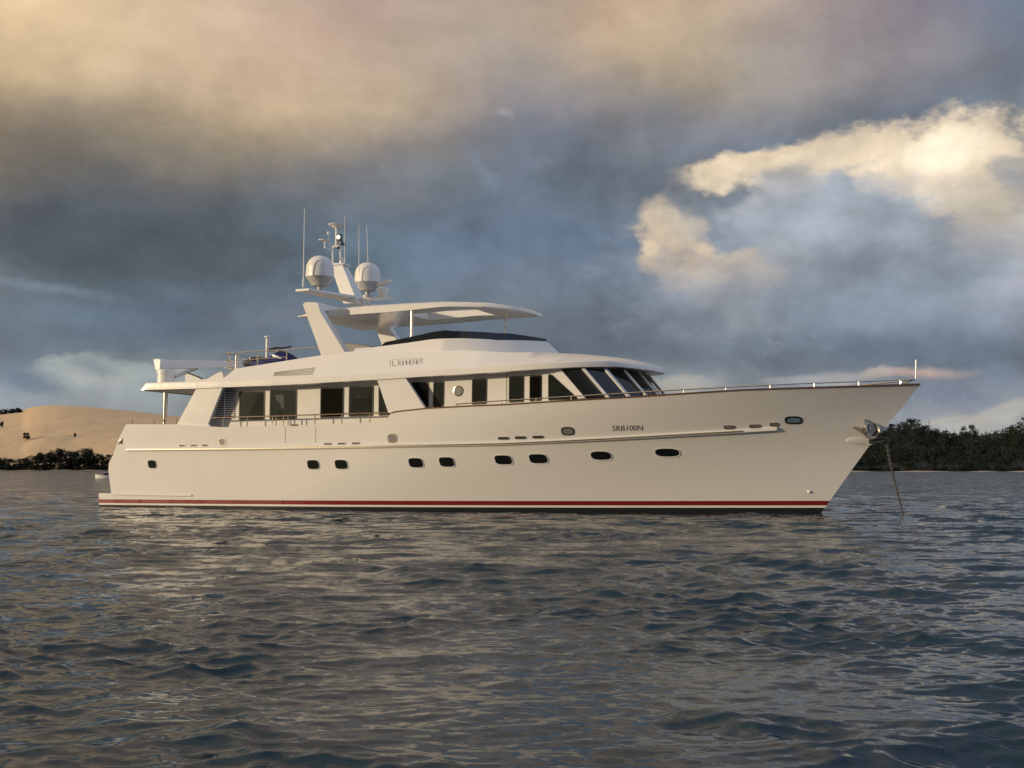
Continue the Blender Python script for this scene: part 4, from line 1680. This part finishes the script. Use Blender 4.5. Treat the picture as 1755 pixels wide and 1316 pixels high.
for (x, y, w) in ((462, 619, .18), (468, 610, .3), (476, 604, .34), (486, 601.5, .36), (495, 604.5, .36), (503, 610, .32), (509, 617, .2)):
    p = jrel(x, y)
    b = jrel(x, 619)
    rows.append([(p[0], -w, b[2]), (p[0], -w * .9, (b[2] + p[2]) / 2 + .05), (p[0], -w * .5, p[2] - .02), (p[0], 0, p[2]), (p[0], w * .5, p[2] - .02), (p[0], w * .9, (b[2] + p[2]) / 2 + .05), (p[0], w, b[2])])
m.grid(rows)
m.build('bonnet', M['blue'], JS, smooth=60)
m = MB()
rows = []
for (x, y, w) in ((432, 615.5, .16), (436, 611.5, .22), (446, 611, .22), (456, 613, .2), (463, 614, .18)):
    p = jrel(x, y)
    b = jrel(x, 619)
    rows.append([(p[0], -w, b[2]), (p[0], -w * .8, p[2] - .02), (p[0], 0, p[2]), (p[0], w * .8, p[2] - .02), (p[0], w, b[2])])
m.grid(rows)
m.add(rows[0], [tuple(range(5))])
m.build('seat', M['rubber'], JS, smooth=60)
m = MB()
m.add([jrel(475, 609.5, .37), jrel(480, 609.2, .385), jrel(492, 614.5, .37), jrel(490, 616.2, .38), jrel(479, 613.5, .38)], [(0, 1, 2, 3, 4)])
m.build('side_stripe', M['white'], JS, smooth=0)
m = MB()
h = jrel(480, 597)
m.tube([jrel(478, 606), h], .05, 8)
m.tube([(h[0] - .28, .36, h[2] - .06), (h[0] - .04, .12, h[2] + .02), (h[0] - .04, -.12, h[2] + .02), (h[0] + .3, -.36, h[2] + .1)], .035, 8)
m.tube([(h[0] - .3, .36, h[2] - .12), (h[0] + .25, .3, h[2] - .08)], .04, 8)
m.build('handlebar', M['dkgrey'], JS)
m = MB()
m.tube([jrel(424, 624, .2), jrel(432, 621.5, .2), jrel(441, 620, .2)], [.12, .16, .1], 10)
m.build('jet_nozzle', M['dkgrey'], JS)

# ------------------------------------------------------------------ small boat in the distance off the stern
r = ray(181, 819.5)
k = -CAM_H / r[2]
bp = r * k
SB = empty('small_boat', (bp[0] + .7, bp[1], 0), R(188))
tag(SB, 'tiny white runabout with dark blue canopy far off beyond the yacht stern', 'boat')
m = MB(flip=False)
rows = []
for k in range(11):
    f = k / 10
    s = -2.3 + 4.6 * f
    w = .95 * (1 - max(0, (f - .5) / .5) ** 2.2) + .02
    zt = .42 + .2 * f ** 2
    rows.append([(s, 0, -.3), (s, w * .7, -.15), (s, w, zt), (s, w - .1, zt + .01), (s, w * .7, .2), (s, -w * .7, .2), (s, -w + .1 if w > .1 else 0, zt + .01), (s, -w, zt), (s, -w * .7, -.15)])
m.grid(rows, close=True)
m.add(rows[0], [tuple(range(9))])
m.build('hull', M['white'], SB)
m = MB(flip=False)
m.prism([(-1.4, .3), (1.2, .3), (.7, .8), (-.2, 1.0), (-1.2, .95)], -.7, .7)
m.build('canopy', M['blue'], SB, bevel=.05)
m = MB(flip=False)
m.box((-2.6, -.25, .05), (-2.3, .25, .85))
m.build('outboard_motor', M['dkgrey'], SB, bevel=.06)

# ------------------------------------------------------------------ water: one sheet with real waves, to the horizon
WV = []
for k in range(150):
    lam = 0.11 * (4.2 / 0.11) ** ((k + rng.random()) / 150)
    th = R(-90 + 14) + rng.normal() * R(44 if lam < 1.6 else 30)
    amp = 0.0056 * lam * (1.0 if lam < 0.6 else (0.6 / lam) ** 1.0)
    WV.append((2 * pi / lam, cos(th), sin(th), amp * (0.6 + .8 * rng.random()), rng.random() * 2 * pi, lam))


def make_water():
    dep = [620.0]
    while dep[-1] > 3.0:
        dep.append(dep[-1] - (0.75 if dep[-1] > 120 else 0.36 if dep[-1] > 34 else 0.45))
    dist = CAM_H * F / np.array(dep)
    dist = np.concatenate([dist, [1300, 2200, 4500, 12000, 28000]])
    ang = np.radians(np.concatenate([[-80, -60, -45, -36], np.linspace(-31, 31, 1150), [36, 45, 60, 80]]))
    nr, nc = len(dist), len(ang)
    dist = dist.astype(np.float32); ang = ang.astype(np.float32)
    X = dist[:, None] * np.tan(ang)[None, :] * 1.0
    Y = np.repeat(dist[:, None], nc, 1)
    dX, dY, Z = np.zeros_like(X), np.zeros_like(X), np.zeros_like(X)
    lost = np.zeros(nr)
    rowsp = np.gradient(dist)
    # gusts: wave height varies over patches
    for (k, cx, cy, amp, ph, lam) in WV:
        wgt = np.clip((lam / np.maximum(rowsp, 0.02) - 2.2) / 2.5, 0, 1)
        lost += (1 - wgt ** 2) * (amp * k) ** 2 / 2
        i1 = int(np.nonzero(wgt > 0)[0][-1]) + 1 if (wgt > 0).any() else 0
        if i1 == 0:
            continue
        a = k * (cx * X[:i1] + cy * Y[:i1]) + ph
        w = (amp * wgt[:i1])[:, None]
        Z[:i1] += w * np.cos(a)
        sn = np.sin(a) * w * 1.25
        dX[:i1] -= cx * sn
        dY[:i1] -= cy * sn
    g1 = np.sin(X * .63 + 1.3 + 1.2 * np.sin(Y * .41)) * np.sin(Y * .52 + .6 + np.sin(X * .33)) + .7 * np.sin(X * 1.5 + .8 * Y + 2.0 * np.sin(Y * .9 + X * .4)) * np.sin(1.1 * Y - .4 * X + 1.0)
    gust = 0.72 + .62 * np.clip(g1, -.55, 1.4)
    Z *= gust
    dX *= gust
    dY *= gust
    V = np.stack([X + dX, Y + dY, Z], -1).reshape(-1, 3)
    idx = np.arange(nr * nc).reshape(nr, nc)
    q = np.stack([idx[:-1, :-1], idx[:-1, 1:], idx[1:, 1:], idx[1:, :-1]], -1).reshape(-1, 4)
    me = bpy.data.meshes.new('water')
    me.vertices.add(len(V))
    me.vertices.foreach_set('co', V.astype(np.float32).ravel())
    me.loops.add(q.size)
    me.loops.foreach_set('vertex_index', q.astype(np.int32).ravel())
    me.polygons.add(len(q))
    me.polygons.foreach_set('loop_start', np.arange(0, q.size, 4, dtype=np.int32))
    me.polygons.foreach_set('use_smooth', np.ones(len(q), bool))
    me.update(calc_edges=True)
    at = me.attributes.new('chop', 'FLOAT', 'POINT')
    at.data.foreach_set('value', np.repeat(np.sqrt(lost), nc).astype(np.float32))
    o = bpy.data.objects.new('water', me)
    COL.objects.link(o)
    o['kind'] = 'structure'
    return o


wm = bpy.data.materials.new('sea water')
wm.use_nodes = True
t = NT(wm.node_tree)
b = t.n['Principled BSDF']
b.inputs['Base Color'].default_value = (0.009, 0.029, 0.046, 1)
b.inputs['IOR'].default_value = 1.333
b.inputs['Roughness'].default_value = 0.08
b.inputs['Specular IOR Level'].default_value = 0.5
geo = t.new('ShaderNodeNewGeometry')
chop = t.new('ShaderNodeAttribute', attribute_name='chop').outputs['Fac']
mp = t.new('ShaderNodeMapping')
t.l.new(geo.outputs['Position'], mp.inputs[0])
mp.inputs['Scale'].default_value = (.75, 1.5, 1)
mp.inputs['Rotation'].default_value = (0, 0, R(8))
nA = t.noise(mp.outputs[0], 8.0, 5, 0.65)
nB = t.noise(mp.outputs[0], 1.1, 4, 0.65)
vA = t.vmath('MULTIPLY', t.vmath('SUBTRACT', nA.outputs['Color'], (.5, .5, .5)), (.40, .54, 0))
vB0 = t.vmath('MULTIPLY', t.vmath('SUBTRACT', nB.outputs['Color'], (.5, .5, .5)), (8.0, 10.5, 0))
vB = t.vmath('SCALE', vB0, chop)
# baked tilt towards the viewing side: unmeshed waves mirror higher, warmer sky
view_tilt = t.vmath('SCALE', (0.0, -1.0, 0.0), t.math('MULTIPLY', chop, 0.35))
nn = t.vmath('NORMALIZE', t.vmath('ADD', t.vmath('ADD', geo.outputs['Normal'], view_tilt), t.vmath('ADD', vA, vB)))
t.l.new(nn, b.inputs['Normal'])
water = make_water()
water.data.materials.append(wm)

# ------------------------------------------------------------------ land
def at(x, y, D):
    """ground point at distance D seen at (x, y)"""
    r = ray(x, y)
    return r / r[1] * D + np.array([0, 0, CAM_H])


def land(name, xs, D0, D1, hfun, material, nd=60, nx=160):
    v, f = [], []
    for j in range(nd):
        g = j / (nd - 1)
        D = D0 + (D1 - D0) * g
        for i in range(nx):
            x = xs[0] + (xs[1] - xs[0]) * i / (nx - 1)
            wx = (x - CX) / F * D
            v.append((wx, D, hfun(x, g, wx, D)))
    for j in range(nd - 1):
        for i in range(nx - 1):
            a = j * nx + i
            f.append((a, a + 1, a + nx + 1, a + nx))
    me = bpy.data.meshes.new(name)
    me.from_pydata(v, [], f)
    me.materials.append(material)
    me.polygons.foreach_set('use_smooth', [True] * len(f))
    o = bpy.data.objects.new(name, me)
    COL.objects.link(o)
    o['kind'] = 'structure'
    return o


sand = mat('dune sand', (0.63, 0.455, 0.265), 0.9, var=0.10, vscale=0.02)
beach = mat('beach sand', (0.30, 0.265, 0.21), 0.9, var=0.35, vscale=.05)
soil = mat('forest floor', (0.014, 0.016, 0.009), 0.95, var=.3, vscale=.05)

DD0, DD1 = 1085.0, 1560.0
DX = [-500, -200, -60, 0, 40, 52, 72, 100, 150, 200, 240, 284, 320, 400, 520, 700, 900]
DYS = [690, 694, 704, 706, 702.5, 698, 695.2, 694.6, 697.2, 702, 706, 711.5, 715.5, 727, 748, 778, 802]


def dune_h(x, g, wx, D):
    ridge = (HZ - interp(x, DX, DYS)) / F * DD1 + CAM_H
    # two terraces: a lower bank with a crest, then the long slope to the skyline
    p = interp(g, [0, .03, .18, .30, .42, .80, 1.0], [-.01, .02, .17, .40, .46, .90, 1.0])
    n = mnoise.fractal(Vector((wx * .008, D * .008, 3.1)), 0.8, 2.1, 5) * 5.0 * min(1, g * 5) * (1 - g) ** .6
    return max(ridge, 1) * p + n - (.8 if g == 0 else 0)


land('sand_dune', (-520, 900), DD0, DD1, dune_h, sand, 90, 240)

RD0, RD1 = 600.0, 760.0
RX = [1200, 1350, 1440, 1500, 1525, 1545, 1560, 1580, 1600, 1625, 1650, 1690, 1720, 1755, 1850, 2100]
RY = [790, 765, 745, 735, 730, 724, 722, 725, 732, 738, 742, 742, 736, 728, 715, 700]


def hill_h(x, g, wx, D):
    ridge = (HZ - interp(x, RX, RY)) / F * RD1 - 5.0
    p = interp(g, [0, .02, .06, .5, 1.0], [-.02, .0, .05, .55, 1.0])
    return max(ridge, .5) * p + (0.35 * interp(g, [0, .02, .06], [-2, 1, 1.5]) if g < .06 else .5)


land('wooded_hill', (1180, 2150), RD0 + 3, RD1, hill_h, soil, 40, 120)


def beach_h(x, g, wx, D):
    return -.5 + 1.0 * math.sin(pi * g * .62) + .3 * math.sin(wx * .21 + 1.3 * math.sin(wx * .073)) - .12


land('beach', (1150, 2200), RD0 - 2, RD0 + 7, beach_h, beach, 8, 160)
land('shore_sand', (-520, 900), DD0 - 6, DD0 + 16, lambda x, g, wx, D: -.5 + 2.2 * g + .3 * math.sin(wx * .2), beach, 8, 160)


# ------------------------------------------------------------------ trees
def crown_geo(m, c, rx, rz, n, size, rnd, lobes=7):
    """leaf clumps spread through several lobes"""
    lb = []
    for _ in range(lobes):
        a, rr, zz = rnd.uniform(0, 2 * pi), rnd.uniform(.15, .75) * rx, rnd.uniform(-.55, .75) * rz
        lb.append((c[0] + rr * cos(a), c[1] + rr * sin(a), c[2] + zz, rnd.uniform(.34, .6) * rx, rnd.uniform(.25, .5) * rz))
    for _ in range(n):
        l = rnd.choice(lb)
        u = Vector((rnd.gauss(0, 1), rnd.gauss(0, 1), rnd.gauss(0, 1))).normalized() * rnd.random() ** .4
        p = Vector((l[0] + u.x * l[3], l[1] + u.y * l[3], l[2] + u.z * l[4]))
        a = Vector((rnd.gauss(0, 1), rnd.gauss(0, 1), rnd.gauss(0, .7))).normalized()
        b_ = a.cross(Vector((rnd.gauss(0, 1), rnd.gauss(0, 1), rnd.gauss(0, 1)))).normalized()
        s = size * rnd.uniform(.5, 1.2)
        m.add([p - a * s, p + b_ * s * .7, p + a * s, p - b_ * s * .6], [(0, 1, 2, 3)])


def trunk_geo(m, h, r, rnd, rx):
    bend = rnd.uniform(-.05, .05) * h
    top = (bend, rnd.uniform(-.03, .03) * h, h * .75)
    m.tube([(0, 0, -1.0), (bend * .4, 0, h * .35), top], [r, r * .7, r * .35], 7)
    for _ in range(4):
        a = rnd.uniform(0, 2 * pi)
        m.tube([(bend * .5, 0, h * rnd.uniform(.35, .55)), (bend + cos(a) * rx * .55, sin(a) * rx * .55, h * rnd.uniform(.65, .85))], [r * .4, r * .15], 5)


def tree_proto(name, h, rx, seed, n=420, size=.9):
    rnd = random.Random(seed)
    root = empty(name, (0, 0, 0))
    m = MB(flip=False)
    trunk_geo(m, h, h * .022, rnd, rx)
    m.build('trunk', M['brown'], root)
    m = MB(flip=False)
    crown_geo(m, (0, 0, h * .62), rx, h * .40, n, size, rnd, 9)
    m.build('crown', M['leaf'], root, smooth=0, recalc=False, weld=False)
    return root


def copy_tree(o):
    c = o.copy()
    COL.objects.link(c)
    for ch in o.children:
        k = ch.copy()
        COL.objects.link(k)
        k.parent = c
    return c


# shoreline trees in front of the dune: tops follow the photograph's outline
TL = [(-12, 782), (1, 784), (5, 783.5), (12, 787), (20, 786), (29, 786), (37, 786), (46, 784.5), (54, 781.5), (62, 780.5), (70, 776), (76, 774.5), (80, 777), (88, 776), (96, 770.5), (101, 769), (107, 772), (115, 773.5), (124, 773.5), (131, 773), (139, 770.5), (147, 769), (154, 769.5), (160, 774), (167, 778), (175, 778.5), (182, 779.5), (190, 779), (199, 782)]
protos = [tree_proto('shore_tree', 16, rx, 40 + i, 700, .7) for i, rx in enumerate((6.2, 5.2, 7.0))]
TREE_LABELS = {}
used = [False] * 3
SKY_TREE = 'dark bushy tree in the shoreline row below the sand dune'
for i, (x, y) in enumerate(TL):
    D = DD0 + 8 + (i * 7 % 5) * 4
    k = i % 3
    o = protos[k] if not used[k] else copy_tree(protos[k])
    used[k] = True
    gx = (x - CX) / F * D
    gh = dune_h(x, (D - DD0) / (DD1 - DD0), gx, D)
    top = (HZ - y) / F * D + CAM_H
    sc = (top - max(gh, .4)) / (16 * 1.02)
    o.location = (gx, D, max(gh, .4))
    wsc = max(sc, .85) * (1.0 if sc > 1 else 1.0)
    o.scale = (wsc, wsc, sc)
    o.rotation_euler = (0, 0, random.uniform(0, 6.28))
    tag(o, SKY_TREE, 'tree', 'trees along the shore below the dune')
# undergrowth and second row as one mass
rnd = random.Random(5)
m = MB(flip=False)
for i in range(150):
    x = -30 + 240 * rnd.random()
    D = DD0 + 4 + rnd.random() * 16
    wx = (x - CX) / F * D
    yy = interp(x, [p[0] for p in TL], [p[1] for p in TL])
    hh = ((HZ - yy) / F * D) * rnd.uniform(.3, .78)
    crown_geo(m, (wx, D, max(hh * .5, 1)), 4.2, max(hh * .6, 1.5), 110, .8, rnd, 6)
o = m.build('shore_undergrowth', M['leaf'], smooth=0, recalc=False, weld=False)
tag(o, 'dark dense undergrowth filling the shoreline below the sand dune', 'undergrowth', kind='stuff')

# wood on the dune shoulder, far left
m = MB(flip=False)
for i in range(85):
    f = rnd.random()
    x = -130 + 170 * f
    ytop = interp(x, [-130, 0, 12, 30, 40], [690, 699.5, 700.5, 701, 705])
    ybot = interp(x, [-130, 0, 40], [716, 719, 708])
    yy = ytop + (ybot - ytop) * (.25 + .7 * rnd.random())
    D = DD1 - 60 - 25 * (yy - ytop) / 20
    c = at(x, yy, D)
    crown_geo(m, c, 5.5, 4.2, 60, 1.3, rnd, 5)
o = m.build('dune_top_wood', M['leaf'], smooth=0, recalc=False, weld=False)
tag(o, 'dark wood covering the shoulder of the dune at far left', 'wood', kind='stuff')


def dune_hit(x, y):
    for g in np.linspace(.02, 1, 400):
        D = DD0 + (DD1 - DD0) * g
        wx = (x - CX) / F * D
        if dune_h(x, g, wx, D) >= (HZ - y) / F * D + CAM_H:
            return wx, D, dune_h(x, g, wx, D)
    return wx, D, dune_h(x, 1, wx, D)


for (x, y, hh, w, lab) in ((45.5, 754.5, 9.5, 4.0, 'large dark bush standing alone on the open dune slope'), (2, 733, 8, 2.2, 'reddish brown bush on the dune slope under the wood at far left'), (129, 750, 5, .9, 'spindly little shrub alone on the bare sand of the dune')):
    p = dune_hit(x, y)
    root = empty('dune_bush', p)
    rn = random.Random(int(x))
    m = MB(flip=False)
    crown_geo(m, (0, 0, hh * .5), w, hh * .45, 700, .7, rn, 8)
    m.build('crown', M['leaf_bush'], root, smooth=0, recalc=False, weld=False)
    m = MB(flip=False)
    trunk_geo(m, hh * .8, .18, rn, w)
    m.build('trunk', M['brown'], root)
    tag(root, lab, 'bush')

# low scrub edges the forest
# forest on the right-hand hill: one mass, plus the trees that stand out on its skyline
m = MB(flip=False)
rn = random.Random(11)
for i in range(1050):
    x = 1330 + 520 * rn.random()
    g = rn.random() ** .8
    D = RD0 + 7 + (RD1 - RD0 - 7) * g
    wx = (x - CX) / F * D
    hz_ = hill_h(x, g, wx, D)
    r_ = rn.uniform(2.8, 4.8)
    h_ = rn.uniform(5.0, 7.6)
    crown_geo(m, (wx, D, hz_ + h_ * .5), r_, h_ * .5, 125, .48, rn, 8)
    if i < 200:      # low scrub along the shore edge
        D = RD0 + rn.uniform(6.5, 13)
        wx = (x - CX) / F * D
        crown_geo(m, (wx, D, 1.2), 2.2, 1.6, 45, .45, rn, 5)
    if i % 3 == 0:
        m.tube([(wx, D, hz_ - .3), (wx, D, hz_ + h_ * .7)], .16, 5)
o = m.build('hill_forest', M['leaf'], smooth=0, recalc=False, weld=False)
tag(o, 'dense dark green forest covering the hillside on the right', 'forest', kind='stuff')
RT = [(1755, 713, 10, 'tallest dark tree on the ridge at the right edge of the photo'), (1736, 727, 6, 'rounded ridge tree just left of the tallest one at the right edge'), (1668, 728, 5.5, 'small pointed tree on the low saddle of the wooded ridge'), (1653, 730, 5, 'shortest of the two saddle trees, further left on the wooded ridge'), (1561, 718, 8.5, 'broad tree crowning the wooded hilltop right behind the yacht bow'), (1527, 727, 3.5, 'dark tree on the hill slope beside the yacht stem')]
for i, (x, y, w, lab) in enumerate(RT):
    D = RD1 - 6
    wx = (x - CX) / F * D
    g = (D - RD0) / (RD1 - RD0)
    hz_ = hill_h(x, g, wx, D)
    top = (HZ - y) / F * D + CAM_H
    rr = tree_proto('ridge_tree', max(top - hz_, 5), w * .7, 70 + i, 900, .4)
    rr.location = (wx, D, hz_)
    tag(rr, lab, 'tree')
